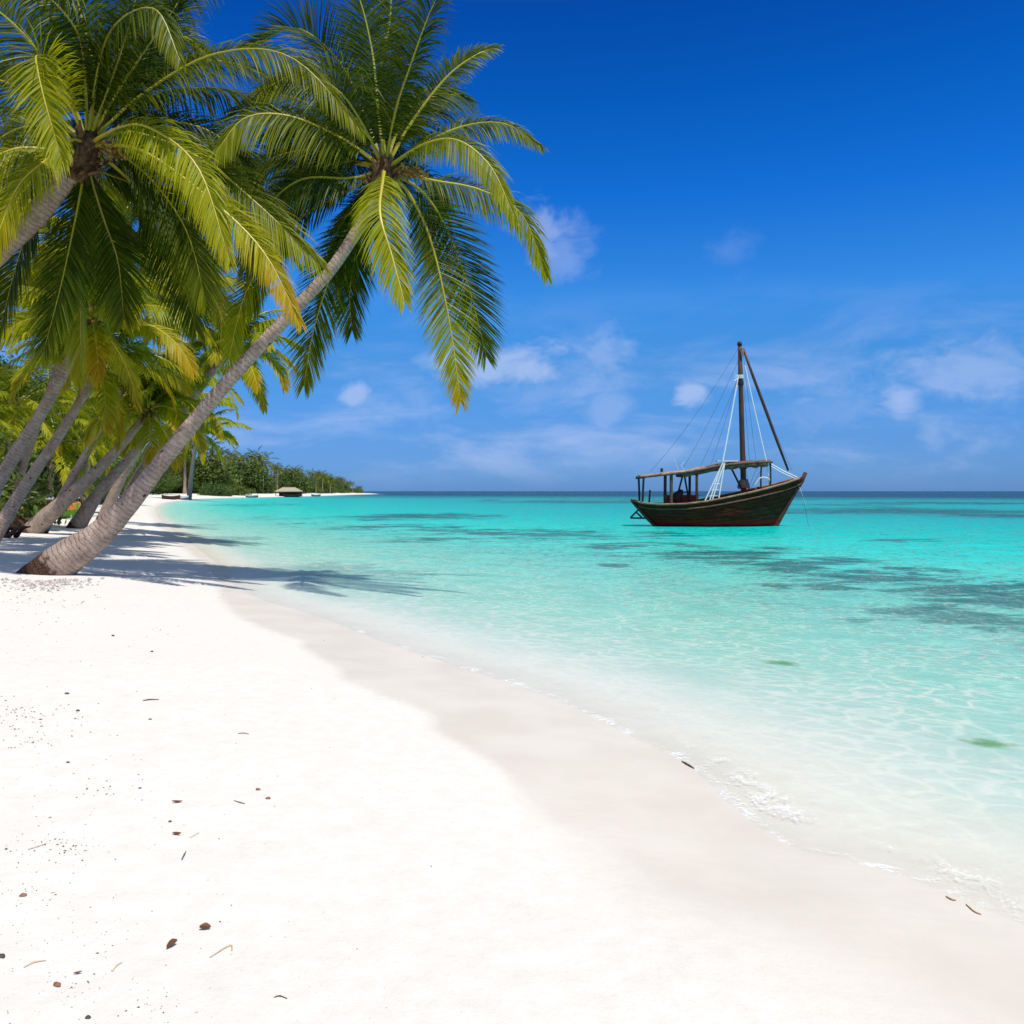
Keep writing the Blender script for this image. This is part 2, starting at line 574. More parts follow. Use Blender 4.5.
mtrunk, g = material('palm bark')
co = g.coord()
al = g.attr('along')
n1 = g.noise(co, 5.0, 6, 0.7)
n2 = g.noise(co, 40.0, 4, 0.7)
n3 = g.noise(co, 2.2, 3, 0.6)
rw = g.m('ADD', g.m('MULTIPLY', al, 70.0), g.m('MULTIPLY', g.noise(co, 4.0, 4, 0.7), 11.0))
ring = g.m('MULTIPLY', g.m('ADD', g.m('SINE', rw), 1.0), 0.5)
rl = g.m('POWER', ring, 7.0)
c = g.mix(g.ss(n1, 0.25, 0.75), (0.27, 0.19, 0.145), (0.52, 0.395, 0.31))
c = g.mix(g.m('MULTIPLY', rl, g.m('MULTIPLY', g.ss(g.noise(co, 6.0, 3, .6), .35, .7), 0.45)), c, (0.085, 0.066, 0.056))
c = g.mix(g.m('MULTIPLY', g.ss(g.noise(co, 26.0, 4, .75), .54, .68), 0.45), c, (0.58, 0.50, 0.43))
vert = g.noise(g.scale(g.attr('swirl', 1), (9.0, 9.0, 0.35)), 3.0, 4, 0.7)
c = g.mix(g.m('MULTIPLY', g.ss(vert, 0.58, 0.75), 0.4), c, (0.11, 0.085, 0.07))
c = g.mix(g.m('MULTIPLY', g.ss(n2, 0.62, 0.75), 0.5), c, (0.09, 0.07, 0.06))
spv = g('ShaderNodeTexVoronoi', {'Vector': co, 'Scale': 4.2}).outputs[0]
spots = g.m('MULTIPLY', g.m('SUBTRACT', 1.0, g.ss(spv, 0.11, 0.19)), g.ss(n3, 0.44, 0.54))
c = g.mix(g.m('MULTIPLY', spots, 0.9), c, (0.03, 0.02, 0.015))
foot = g.attr('foot')
fmask = g.ss(g.m('ADD', foot, g.m('MULTIPLY', g.m('SUBTRACT', n1, 0.5), 0.7)), 0.45, 0.62)
c = g.mix(fmask, c, g.mix(g.ss(n2, 0.4, 0.65), (0.035, 0.02, 0.014), (0.13, 0.065, 0.04)))
bh = g.m('ADD', g.m('MULTIPLY', rl, -0.6), g.m('ADD', g.m('MULTIPLY', n2, 0.5), g.m('MULTIPLY', n1, 0.4)))
g.out(pbsdf(g, col=c, rough=0.9, spec=0.15, normal=g.bump(bh, 0.8, 0.03)))

mfib = simple_mat('palm fibre', (0.035, 0.020, 0.010), (0.17, 0.095, 0.04), 9, 0.95, (1, 1, 1), 0.8, 0.03)
mflower = simple_mat('palm flower', (0.16, 0.085, 0.02), (0.26, 0.19, 0.04), 20, 0.8)


def frond_arrays(pts, L_leaf=0.8, nleaf=95, droop=0.45, age0=0.1, age1=0.5, twist=0.0, rw=0.034, pet=0.16, wid=0.05, segs=3, rs=None, lift=0.25, shut=0.0, face=0.0, a3=(28, 38, 66)):
    """leaf blade of a coconut palm along a midrib: returns verts, faces, material index, age, tint"""
    rs = rs or rng
    rst = np.random.default_rng(rs.randrange(1 << 30))
    n = 26
    C = np.array([tuple(p) for p in catmull(pts, n)])
    sl = np.concatenate([[0], np.cumsum(np.linalg.norm(np.diff(C, axis=0), axis=1))])
    Lt = sl[-1]
    T = np.gradient(C, axis=0)
    T /= np.linalg.norm(T, axis=1)[:, None]
    out = C[-1] - C[0]
    out[2] = 0
    if np.linalg.norm(out) < 0.25:
        out = np.array([0.3, -1, 0])
    out = out / np.linalg.norm(out)
    Zv = np.array([0, 0, 1.0])
    To = T @ out
    N = Zv[None] * To[:, None] - out[None] * T[:, 2:3]
    N += 0.15 * Zv
    N -= T * (N * T).sum(1)[:, None]
    N /= np.linalg.norm(N, axis=1)[:, None] + 1e-9
    if face:
        Nt = np.array([0, -1.0, 0.25])[None] - T * (T @ np.array([0, -1.0, 0.25]))[:, None]
        Nt /= np.linalg.norm(Nt, axis=1)[:, None] + 1e-9
        fw = face * np.interp(np.linspace(0, 1, n), [0, .25, 1], [.4, 1, 1])[:, None]
        N = N * (1 - fw) + Nt * fw
        N -= T * (N * T).sum(1)[:, None]
        N /= np.linalg.norm(N, axis=1)[:, None] + 1e-9
    Sd = np.cross(T, N)
    tw = np.linspace(0, twist, n)
    N, Sd = N * np.cos(tw)[:, None] + Sd * np.sin(tw)[:, None], Sd * np.cos(tw)[:, None] - N * np.sin(tw)[:, None]
    V, Fq, M, A, Ti = [], [], [], [], []
    # midrib
    k = 5
    rad = rw * np.interp(np.linspace(0, 1, n), [0, 0.05, 0.2, 1], [1.9, 1.5, 1.0, 0.18])
    for i in range(n):
        for j in range(k):
            a = 2 * PI * j / k
            V.append(C[i] + Sd[i] * math.cos(a) * rad[i] + N[i] * math.sin(a) * rad[i] * 0.7)
            A.append(min(1, age0 + (age1 - age0) * i / n + 0.1))
            Ti.append(0.5)
    for i in range(n - 1):
        for j in range(k):
            j2 = (j + 1) % k
            Fq.append((i * k + j, i * k + j2, (i + 1) * k + j2, (i + 1) * k + j))
            M.append(1)
    base = len(V)
    V = np.array(V)
    A = np.array(A)
    Ti = np.array(Ti)
    # leaflets
    m = nleaf * 2
    u = np.repeat(np.linspace(pet, 0.995, nleaf), 2) + rst.normal(0, 0.003, m)
    u = np.clip(u, 0, 1)
    side = np.tile([1.0, -1.0], nleaf)
    sx = u * Lt
    f3 = lambda arr: np.stack([np.interp(sx, sl, arr[:, q]) for q in range(3)], 1)
    p0, t0, n0, s0 = f3(C), f3(T), f3(N), f3(Sd)
    q = (u - pet) / (1 - pet)
    ln = L_leaf * np.interp(q, [0, .08, .25, .5, .75, .92, 1], [.35, .75, 1, 1, .8, .52, .36]) * rst.uniform(0.86, 1.08, m)
    ang = np.radians(np.interp(q, [0, .5, 1], a3)) + rst.normal(0, .045, m)
    lf = lift + rst.normal(0, .07, m)
    d = s0 * (side * np.cos(ang))[:, None] * (1 - shut) + t0 * np.sin(ang)[:, None] + n0 * lf[:, None]
    d /= np.linalg.norm(d, axis=1)[:, None]
    dr = droop * 1.15 * rst.uniform(0.65, 1.4, m)
    grav = np.array([0, 0, -1.0])
    K = segs + 1
    prev = p0.copy()
    centers = [p0]
    for i in range(1, K):
        s_ = i / segs
        dd = d + grav * (dr * s_ ** 1.1 * 1.9)[:, None]
        dd /= np.linalg.norm(dd, axis=1)[:, None]
        prev = prev + dd * (ln / segs)[:, None]
        centers.append(prev)
    wv = t0 - d * (t0 * d).sum(1)[:, None]
    wv /= np.linalg.norm(wv, axis=1)[:, None] + 1e-9
    wv = wv + n0 * rst.normal(0.25, .25, m)[:, None]
    wv /= np.linalg.norm(wv, axis=1)[:, None]
    wp = np.interp(np.linspace(0, 1, K), [0, .12, .45, .8, 1], [.7, 1, .92, .5, .06]) * wid * 0.5
    LV = np.zeros((m, K, 2, 3))
    for i in range(K):
        LV[:, i, 0] = centers[i] + wv * wp[i]
        LV[:, i, 1] = centers[i] - wv * wp[i]
    ids = base + np.arange(m * K * 2).reshape(m, K, 2)
    LF = np.stack([ids[:, :-1, 0], ids[:, :-1, 1], ids[:, 1:, 1], ids[:, 1:, 0]], -1).reshape(-1, 4)
    la = age0 + (age1 - age0) * q[:, None] ** 1.3 + np.linspace(0, 0.16, K)[None] ** 1.2 + rst.normal(0, .05, m)[:, None]
    la = np.repeat(np.clip(la, 0, 1)[:, :, None], 2, 2)
    lt = np.repeat(np.repeat(rst.uniform(0, 1, m)[:, None], K, 1)[:, :, None], 2, 2)
    V = np.vstack([V, LV.reshape(-1, 3)])
    A = np.concatenate([A, la.ravel()])
    Ti = np.concatenate([Ti, lt.ravel()])
    Fq = np.vstack([np.array(Fq), LF])
    M = np.concatenate([np.array(M), np.zeros(len(LF), int)])
    return V, Fq, M, A, Ti


def random_frond_pts(c, az, el, bend, L, n=6, lean=None):
    p = Vector(c)
    out = [p.copy()]
    for i in range(n):
        t = (i + .5) / n
        e = el - bend * t ** 1.25
        d = Vector((math.cos(az) * math.cos(e), math.sin(az) * math.cos(e), math.sin(e)))
        p = p + d * (L / n)
        out.append(p.copy())
    return out


def trunk_obj(pts, rads, parent, n=20, seg=70, foot=0.0):
    C = catmull(pts, seg)
    rr_ = np.interp(np.linspace(0, 1, seg), np.linspace(0, 1, len(rads)), rads)
    V, al, ft, sw = [], [], [], []
    L = 0
    prev = None
    for i, p in enumerate(C):
        t = (C[min(i + 1, seg - 1)] - C[max(i - 1, 0)]).normalized()
        if prev is None:
            u = t.cross(Vector((0, 1, 0))).normalized()
        else:
            u = (prev - t * prev.dot(t)).normalized()
        prev = u
        w_ = t.cross(u)
        if i:
            L += (p - C[i - 1]).length
        for k in range(n):
            a = 2 * PI * k / n
            dv = u * math.cos(a) + w_ * math.sin(a)
            q = p + dv * rr_[i]
            r = rr_[i] * (1 + 0.07 * mnoise.noise(q * 1.6) + 0.03 * mnoise.noise(q * 6) + 0.018 * math.sin(L * 35) * .5)
            V.append(p + dv * r)
            al.append(L)
            ft.append(foot and max(0.0, 1 - L / foot))
            sw.append((math.cos(a), math.sin(a), L))
    Fc = [(i * n + k, i * n + (k + 1) % n, (i + 1) * n + (k + 1) % n, (i + 1) * n + k) for i in range(seg - 1) for k in range(n)]
    Fc.append(tuple((seg - 1) * n + k for k in range(n)))
    me = mesh('trunk', V, Fc, [mtrunk], None, {'along': al, 'foot': ft}, True)
    at = me.attributes.new('swirl', 'FLOAT_VECTOR', 'POINT')
    at.data.foreach_set('vector', np.array(sw, dtype=np.float32).ravel())
    return link('trunk', me, parent)


def crown_obj(c, axis, r, parent, nst=22):
    r *= .66
    mb = MB()
    ax = axis.normalized()
    u = ax.cross(Vector((0, 1, 0))).normalized()
    w_ = ax.cross(u)
    # fibrous heart
    mb.tube([c - ax * r * 3.4, c - ax * r * 2, c - ax * r * .6, c + ax * r * .8, c + ax * r * 2.2], [r * .95, r * 1.25, r * 1.5, r * 1.15, r * .25], 14, 0, True, 0.14)
    # old leaf bases and hanging fibre
    for i in range(nst):
        a = i * 2.399 + rng.uniform(-.2, .2)
        h = -3.2 + 4.0 * i / nst
        dv = u * math.cos(a) + w_ * math.sin(a)
        b = c + ax * r * h + dv * r * 0.9
        up = 0.9 + rng.uniform(-.3, .5)
        e = b + (dv * 1.0 + ax * up).normalized() * r * rng.uniform(1.2, 2.6)
        mb.tube([b, (b + e) / 2 + dv * r * .15, e], [r * .36, r * .26, r * .10], 5, 0, True, .1, .6)
    for i in range(30):
        a = rng.uniform(0, 2 * PI)
        dv = u * math.cos(a) + w_ * math.sin(a)
        b = c + ax * r * rng.uniform(-2.4, .6) + dv * r
        e = b + dv * r * rng.uniform(.3, 1.4) + Vector((0, 0, -r * rng.uniform(.4, 2.4)))
        mb.tube([b, (b + e) / 2 + dv * r * .3, e], [.014, .011, .004], 3, 0, False)
    return mb.build('crown', mfib, parent, True)


def add_frond(pts, parent, **k):
    V, Fq, M, A, Ti = frond_arrays(pts, **k)
    return link('frond', mesh('frond', V, Fq, [mleaf, mrach], M, {'age': A, 'tint': Ti}), parent)


def palm(label, group, trunk_pts, rads, fronds, n_random=10, L=4.2, az_range=(0, 2 * PI), foot=0.0, nleaf=90, Lleaf=.8, heart=.26, age_lit_span=(0, .45), wid=.05, seed=0, old=0.5, segs=3):
    rs = random.Random(seed)
    base = Vector(trunk_pts[0])
    root = bpy.data.objects.new('palm_tree', None)
    COL.objects.link(root)
    root.location = base
    root.empty_display_size = .3
    tag(root, label, 'palm tree', group)
    loc = [Vector(p) - base for p in trunk_pts]
    trunk_obj(loc, rads, root, foot=foot)
    c = loc[-1]
    ax = (loc[-1] - loc[-2]).normalized()
    ax = (ax + Vector((0, 0, .6))).normalized()
    cr = crown_obj(c, ax, heart, root)
    for f in fronds:
        pts = [c + ax * heart * .2] + [Vector(p) - base for p in f['p']]
        kw = dict(L_leaf=Lleaf, nleaf=nleaf, wid=wid, rs=rs, segs=segs, face=.8)
        kw.update({a: b for a, b in f.items() if a != 'p'})
        add_frond(pts, cr, **kw)
    for i in range(n_random):
        t = (i + .5) / max(1, n_random)
        az = az_range[0] + ((i * 0.618034) % 1.0) * (az_range[1] - az_range[0]) + rs.uniform(-.15, .15)
        el = R(84 - 92 * t ** .9) + rs.uniform(-.12, .12)
        bend = R(rs.uniform(45, 75) + 25 * t)
        if t > 1 - .25 * old:
            el = R(rs.uniform(-40, -15))
            bend = R(rs.uniform(35, 55))
        a0 = age_lit_span[0] + (age_lit_span[1] - age_lit_span[0]) * t * .6 + rs.uniform(-.05, .1)
        a1 = a0 + .18 + .35 * t * rs.uniform(.3, 1)
        add_frond(random_frond_pts(c + ax * heart * .3, az, el, bend, L * rs.uniform(.85, 1.08)), cr,
                  L_leaf=Lleaf, nleaf=nleaf, wid=wid, droop=rs.uniform(.25, .7), age0=max(0, a0), age1=min(1, a1), twist=rs.uniform(-1.1, 1.1), rs=rs, segs=segs, face=rs.choice((0, .35, .6)))
    return root


def tp(lst, d0, d1):
    """trunk points seen in the picture, depth running from foot to head"""
    n = len(lst) - 1
    return [W(x, y, d0 + (d1 - d0) * i / n) for i, (x, y) in enumerate(lst)]


def fp(lst, d, offs):
    n = len(lst)
    o = np.interp(np.linspace(0, 1, n + 1)[1:], np.linspace(0, 1, len(offs)), offs)
    return [W(x, y, d + o[i]) for i, (x, y) in enumerate(lst)]


PG = 'coconut palms leaning over the beach'
# --- the leaning palm in the middle
gA = ground(50, 574)
dA = gA.y
cA = dA + 0.5
trA = tp([(34, 588), (62, 562), (100, 534), (134, 497), (172, 449), (230, 379), (292, 312), (332, 268), (366, 215), (384, 172)], dA, cA)
mA = dA / F
fA = [
    dict(p=fp([(345, 140), (290, 116), (245, 118), (216, 152)], cA, [0, -.9, -1.4]), droop=.75, age0=.2, age1=.35, lift=.1),
    dict(p=fp([(362, 108), (338, 60), (296, 28), (252, 48)], cA, [0, .6, 1.0]), droop=.2, age0=.0, age1=.15, lift=.5),
    dict(p=fp([(378, 110), (372, 50), (356, -10), (330, -45)], cA, [0, .3, .2]), droop=.25, age0=.05, age1=.2, twist=.5),
    dict(p=fp([(396, 110), (412, 62), (432, 8), (452, -25)], cA, [0, -.6, -.9]), droop=.45, age0=.05, age1=.2, twist=-.4),
    dict(p=fp([(380, 80), (390, 20), (392, -40)], cA, [0, 1.0, 1.4]), droop=.3, age0=.0, age1=.1),
    dict(p=fp([(412, 122), (446, 78), (476, 55), (498, 47)], cA, [0, .5, .9]), droop=.4, age0=.1, age1=.3, twist=.4, L_leaf=.5),
    dict(p=fp([(425, 143), (465, 126), (505, 124), (542, 146)], cA, [0, .5, .5]), droop=.75, age0=.1, age1=.3, L_leaf=.62),
    dict(p=fp([(420, 146), (456, 140), (490, 166), (514, 216)], cA, [0, -1.0, -1.4]), droop=.8, age0=.3, age1=.45, L_leaf=.68),
    dict(p=fp([(430, 180), (480, 190), (522, 215), (547, 276)], cA, [0, .2, .3]), droop=.7, age0=.12, age1=.5, L_leaf=.78),
    dict(p=fp([(420, 190), (446, 228), (470, 292), (486, 356)], cA, [0, .5, .8]), droop=.12, age0=.0, age1=.25, lift=.1),
    dict(p=fp([(408, 192), (430, 238), (448, 314), (461, 402)], cA, [0, .2, .1]), droop=.12, age0=.05, age1=.8, L_leaf=.85, lift=.05, twist=.25),
    dict(p=fp([(383, 180), (380, 214), (392, 256), (404, 300)], cA, [0, -1.5, -2.0]), droop=.5, age0=.42, age1=.55, L_leaf=.85, lift=.15),
    dict(p=fp([(366, 205), (338, 258), (315, 325), (304, 386)], cA, [0, .5, .6]), droop=.18, age0=.0, age1=.35, lift=.1),
    dict(p=fp([(350, 178), (300, 180), (262, 215), (246, 268)], cA, [0, -.4, -.3]), droop=.55, age0=.05, age1=.2),
    dict(p=fp([(350, 190), (296, 222), (248, 288), (226, 372)], cA, [0, .6, 1.2]), droop=.15, age0=.05, age1=.55, lift=.05, L_leaf=.75),
    dict(p=fp([(340, 160), (280, 152), (226, 180), (190, 240)], cA, [0, .7, 1.4]), droop=.4, age0=.0, age1=.2),
    dict(p=fp([(355, 150), (320, 110), (270, 95), (225, 120)], cA, [0, 1.2, 2.0]), droop=.4, age0=.0, age1=.12),
    dict(p=fp([(375, 195), (360, 235), (350, 290), (352, 330)], cA, [0, 1.3, 2.0]), droop=.1, age0=.0, age1=.2),
]
fA += [
    dict(p=fp([(350, 160), (305, 150), (262, 166), (232, 214)], cA, [0, .5, .9]), droop=.6, age0=.0, age1=.25),
    dict(p=fp([(345, 185), (300, 202), (268, 250), (254, 312)], cA, [0, .9, 1.5]), droop=.3, age0=.0, age1=.3),
    dict(p=fp([(360, 120), (335, 88), (300, 74), (262, 90)], cA, [0, -.5, -.8]), droop=.6, age0=.1, age1=.3),
]
palm('big palm leaning far out to sea from its bare root, whole trunk in view', PG, trA,
     [.43, .36, .262, .196, .156, .134, .121, .114, .109, .106, .104], fA, 12, 3.3, (R(55), R(165)), foot=1.3, nleaf=165, Lleaf=1.0, heart=.25, wid=.026, age_lit_span=(0, .2), seed=3)

# --- the near palm whose trunk enters from the left edge
cB = 16.0
trB = tp([(-265, 590), (-215, 470), (-110, 352), (0, 250), (52, 196), (86, 148)], 16.6, cB)
trB[0].z = H(trB[0].x, trB[0].y) - .15
fB = [  # sunlit fronds painted yellower, shaded upper and back ones darker
    dict(p=fp([(118, 128), (150, 128), (198, 168), (230, 262)], cB, [0, -1.0, -1.6]), droop=.62, age0=.4, age1=.62, L_leaf=.82),
    dict(p=fp([(140, 96), (215, 54), (292, 58), (364, 132)], cB, [0, .1, .2]), droop=.7, age0=.2, age1=.36, L_leaf=.85),
    dict(p=fp([(130, 132), (200, 158), (262, 208), (318, 262)], cB, [0, -.2, -.1]), droop=.55, age0=.12, age1=.45),
    dict(p=fp([(140, 150), (205, 195), (262, 250), (300, 322)], cB, [0, -.8, -1.1]), droop=.5, age0=.35, age1=.88, L_leaf=.78),
    dict(p=fp([(82, 185), (72, 236), (60, 290), (44, 350)], cB, [0, .2, .1]), droop=.14, age0=.0, age1=.2, L_leaf=1.0, lift=.05),
    dict(p=fp([(70, 105), (38, 56), (42, 90), (62, 160)], cB, [0, -1.2, -1.9]), droop=.35, age0=.42, age1=.45, L_leaf=.8),
    dict(p=fp([(60, 150), (10, 150), (-50, 190), (-90, 250)], cB, [0, -.8, -1.2]), droop=.7, age0=.4, age1=.7),
    dict(p=fp([(108, 90), (128, 30), (140, -30), (130, -80)], cB, [0, -.6, -.9]), droop=.6, age0=.15, age1=.2, L_leaf=.9),
    dict(p=fp([(95, 80), (80, 10), (60, -60)], cB, [0, .5, .9]), droop=.35, age0=.0, age1=.1),
    dict(p=fp([(118, 92), (150, 44), (175, 8), (186, -14)], cB, [0, .5, .8]), droop=.35, age0=.05, age1=.2),
    dict(p=fp([(120, 100), (150, 52), (180, 36), (204, 50)], cB, [0, 1.2, 1.6]), droop=.5, age0=.1, age1=.4),
    dict(p=fp([(70, 100), (20, 30), (-40, -10), (-90, 0)], cB, [0, .3, .5]), droop=.4, age0=.0, age1=.2),
    dict(p=fp([(60, 120), (0, 80), (-60, 90), (-110, 140)], cB, [0, .0, .0]), droop=.5, age0=.1, age1=.3),
    dict(p=fp([(100, 170), (140, 190), (172, 240), (196, 330)], cB, [0, 1.0, 1.6]), droop=.3, age0=.0, age1=.2),
    dict(p=fp([(70, 165), (40, 200), (18, 260), (0, 330)], cB, [0, .8, 1.2]), droop=.2, age0=.05, age1=.25),
    dict(p=fp([(40, 150), (-10, 190), (-30, 250), (-40, 320)], cB, [0, -.5, -.8]), droop=.3, age0=.3, age1=.75),
    dict(p=fp([(72, 140), (46, 160), (16, 190), (-12, 262)], cB, [0, -.9, -1.5]), droop=.65, age0=.45, age1=.75, L_leaf=.85),
    dict(p=fp([(60, 132), (20, 128), (-22, 160), (-45, 225)], cB, [0, -.5, -1.0]), droop=.75, age0=.3, age1=.6),
    dict(p=fp([(112, 150), (150, 178), (186, 230), (206, 300)], cB, [0, .6, .9]), droop=.35, age0=.05, age1=.3),
    dict(p=fp([(124, 128), (178, 122), (226, 142), (256, 190)], cB, [0, .9, 1.4]), droop=.6, age0=.0, age1=.2),
    dict(p=fp([(92, 180), (104, 220), (118, 262), (124, 318)], cB, [0, .9, 1.2]), droop=.2, age0=.0, age1=.25),
    dict(p=fp([(84, 60), (70, 20), (30, -14), (-20, -10)], cB, [0, -.8, -1.4]), droop=.8, age0=.05, age1=.25, L_leaf=.95),
    dict(p=fp([(100, 60), (120, 20), (156, 10), (180, 60)], cB, [0, -1.0, -1.6]), droop=.85, age0=.05, age1=.25, L_leaf=.8),
]
palm('nearest palm, its trunk slanting in from the left edge under a huge crown', PG, trB,
     [.45, .28, .225, .205, .19, .18], fB, 16, 4.8, (R(20), R(170)), foot=0, nleaf=175, Lleaf=1.12, heart=.27, wid=.028, age_lit_span=(0, .2), seed=5)

def flower_stalk(root, az, L, drop):
    cr = [o for o in root.children if o.name.startswith('crown')][0]
    c = Vector(cr.data.vertices[0].co)
    n_ = len(cr.data.vertices)
    c = sum((Vector(cr.data.vertices[i].co) for i in range(14 * 2, 14 * 3)), Vector()) / 14
    d = Vector((math.cos(az), math.sin(az), .25))
    mb = MB()
    a_, b_ = c + d * .15, c + d * L * .55
    mb.tube([a_, (a_ + b_) / 2 + Vector((0, 0, .06)), b_], [.03, .025, .015], 6)
    for i in range(18):
        p = a_.lerp(b_, .35 + .65 * i / 26)
        e = p + d * rng.uniform(.15, .4) * L + Vector((rng.uniform(-.25, .25), rng.uniform(-.25, .25), -rng.uniform(.1, drop)))
        m_ = (p + e) / 2 + Vector((0, 0, .08))
        mb.tube([p, m_, e], [.010, .010, .006], 4, 0, False)
        for k_ in range(5):
            q = m_.lerp(e, k_ / 4)
            mb.box(q + Vector((rng.uniform(-.03, .03), rng.uniform(-.03, .03), 0)), (.035, .035, .045), Matrix.Rotation(rng.uniform(0, 3), 3, 'X'))
    mb.build('flower_stalk', mflower, root)


for r_o in [o for o in COL.objects if o.name.startswith('palm_tree') and o.get('category')]:
    for az, L, dr_ in ((-.35, 1.0, .35),):
        flower_stalk(r_o, az, L, dr_)

# --- palms further along the beach
ROW = [
    # label, trunk px (foot..head), d foot, d head, radii, L, nleaf, seed
    ('slim grey palm behind the nearest one, its trunk rising from the left edge', [(-30, 520), (-2, 484), (42, 412), (70, 360), (92, 322)], 21.5, 21.5, [.22, .175, .15, .14, .13], 2.9, 85, 12, 3),
    ('tall slim palm rising close behind the slim grey one, its crown higher', [(-28, 519), (-1, 482), (43, 411), (72, 358), (97, 310), (114, 250)], 25.5, 25, [.20, .16, .14, .13, .12, .12], 3.1, 80, 14, 3),
    ('slender palm mid-grove, its crown just left of the big leaning trunk', [(40, 514), (78, 468), (112, 410), (144, 345), (168, 290)], 31, 29, [.2, .15, .12, .11, .10], 3.0, 75, 15, 3),
    ('palm with a thin curved trunk crossing behind the slim grey palm', [(-12, 525), (20, 494), (48, 452), (76, 408), (98, 364)], 24.5, 25, [.24, .18, .15, .135, .125], 2.6, 75, 13, 3),
    ('low palm with its thick foot lying along the sand, sloping up rightwards', [(26, 524), (62, 503), (98, 470), (124, 442), (148, 412)], 30.5, 30, [.38, .29, .20, .16, .15], 2.5, 70, 17, 3),
    ('palm leaning close beside the low sloping one, dark at its foot', [(74, 514), (98, 494), (124, 464), (144, 436), (164, 404)], 36, 35, [.40, .27, .19, .16, .15], 2.9, 65, 19, 2),
    ('straight pale trunk standing between two leaning palms at the left edge', [(10, 512), (20, 478), (32, 440), (50, 390), (66, 340)], 33, 33, [.20, .17, .15, .14, .13], 3.1, 60, 23, 2),
    ('far palm leaning beyond the dark footed one', [(100, 507), (122, 478), (142, 444), (160, 410), (186, 378)], 45, 44, [.34, .24, .19, .17, .15], 3.4, 55, 29, 2),
    ('palm whose crown hangs behind the big leaning trunk', [(112, 503), (140, 474), (168, 436), (200, 388), (232, 346)], 40, 31, [.32, .23, .18, .16, .15], 2.9, 65, 31, 2),
    ('short palm at the end of the row, fronds hanging low over the far beach', [(189, 496), (191, 478), (194, 456), (199, 432)], 185, 182, [.6, .48, .42, .38], 10.5, 46, 37, 2),
]
for lab, tpx, d0, d1, rads_, L, nl, sd_, sg in ROW:
    pts = tp(tpx, d0, d1)
    pts[0].z = H(pts[0].x, pts[0].y) - .12
    palm(lab, PG, pts, [q * .9 for q in rads_], [], 25, L, (0, 2 * PI), foot=.7 if d0 > 28 else 0, nleaf=nl, Lleaf=.72 if d0 < 100 else 2.0, heart=.2 if d0 < 100 else .5, age_lit_span=(.1, .7), wid=.040 if d0 < 32 else (.06 if d0 < 100 else .3), seed=sd_, old=.45, segs=sg)


# ------------------------------------------------------------------ background wood
mbush, g = material('broad leaves')
oi = g('ShaderNodeObjectInfo').outputs['Random']
tint = g.attr('tint')
c = g.mix(tint, (0.026, 0.070, 0.010), (0.105, 0.175, 0.022))
c = g.mix(g.m('MULTIPLY', oi, 0.6), c, g.mix(tint, (0.060, 0.10, 0.012), (0.20, 0.22, 0.03)))
pr = pbsdf(g, col=c, rough=0.5, spec=0.3)
tl = g('ShaderNodeBsdfTranslucent', {'Color': c}).outputs[0]
g.out(g('ShaderNodeMixShader', {0: 0.25, 1: pr, 2: tl}).outputs[0])
mbark = simple_mat('grey bark', (0.10, 0.08, 0.065), (0.22, 0.18, 0.15), 8)


def leaf_cloud(centers, n, size, rs):
    """small leaf faces through the shells of several lumps"""
    c = np.array(centers)
    wts = c[:, 3] ** 2
    k = rs.choice(len(c), n, p=wts / wts.sum())
    v = rs.normal(size=(n, 3))
    v /= np.linalg.norm(v, axis=1)[:, None]
    rad = c[k, 3] * (rs.uniform(0.25, 1.12, n) ** 0.55)
    p = c[k, :3] + v * rad[:, None] * np.array([1, 1, .8])
    p[:, 2] = np.maximum(p[:, 2], 0.05)
    nrm = v + rs.normal(0, .6, (n, 3)) + np.array([0, 0, .4])
    nrm /= np.linalg.norm(nrm, axis=1)[:, None]
    a = np.cross(nrm, rs.normal(size=(n, 3)))
    a /= np.linalg.norm(a, axis=1)[:, None]
    b = np.cross(nrm, a)
    s = size * rs.uniform(.6, 1.4, n)[:, None]
    Q = np.stack([p - a * s, p + b * s * .45 + nrm * s * .1, p + a * s, p - b * s * .45 + nrm * s * .1], 1).reshape(-1, 3)
    Fq = np.arange(n * 4).reshape(n, 4)
    tint = np.repeat(np.clip(rs.uniform(0, 1, n) * .7 + .3 * rs.uniform(0, 1, len(c))[k], 0, 1), 4)
    return Q, Fq, tint


def bush_proto(seed, w_, h, n, size, lumps):
    rs = np.random.default_rng(seed)
    cs = []
    for i in range(lumps):
        a = rs.uniform(0, 2 * PI)
        q = rs.uniform(0, .8) * w_ * .5
        r = rs.uniform(.16, .30) * w_
        z = rs.uniform(.15, 1) * (h - r) * (1 - .45 * q / (w_ * .5))
        cs.append((math.cos(a) * q, math.sin(a) * q, max(z, r * .4), r))
    V, Fq, t = leaf_cloud(cs, n, size, rs)
    crown = mesh('crown', V, Fq, [mbush], None, {'tint': t})
    mb = MB()
    for i in range(5):
        c = cs[i % len(cs)]
        b = Vector((rng.uniform(-.2, .2), rng.uniform(-.2, .2), -.2))
        e = Vector(c[:3])
        mb.tube([b, (b + e) / 2 + Vector((0, 0, .2 * h)), e], [.12, .08, .03], 6)
    tr_ = mesh('trunk', mb.V, mb.F, [mbark], mb.M)
    return crown, tr_


bushes = [bush_proto(s, 6.0, 4.6, 6000, .14, 18) for s in (1, 2, 3)] + [bush_proto(9, 5.0, 2.2, 4000, .13, 12)]


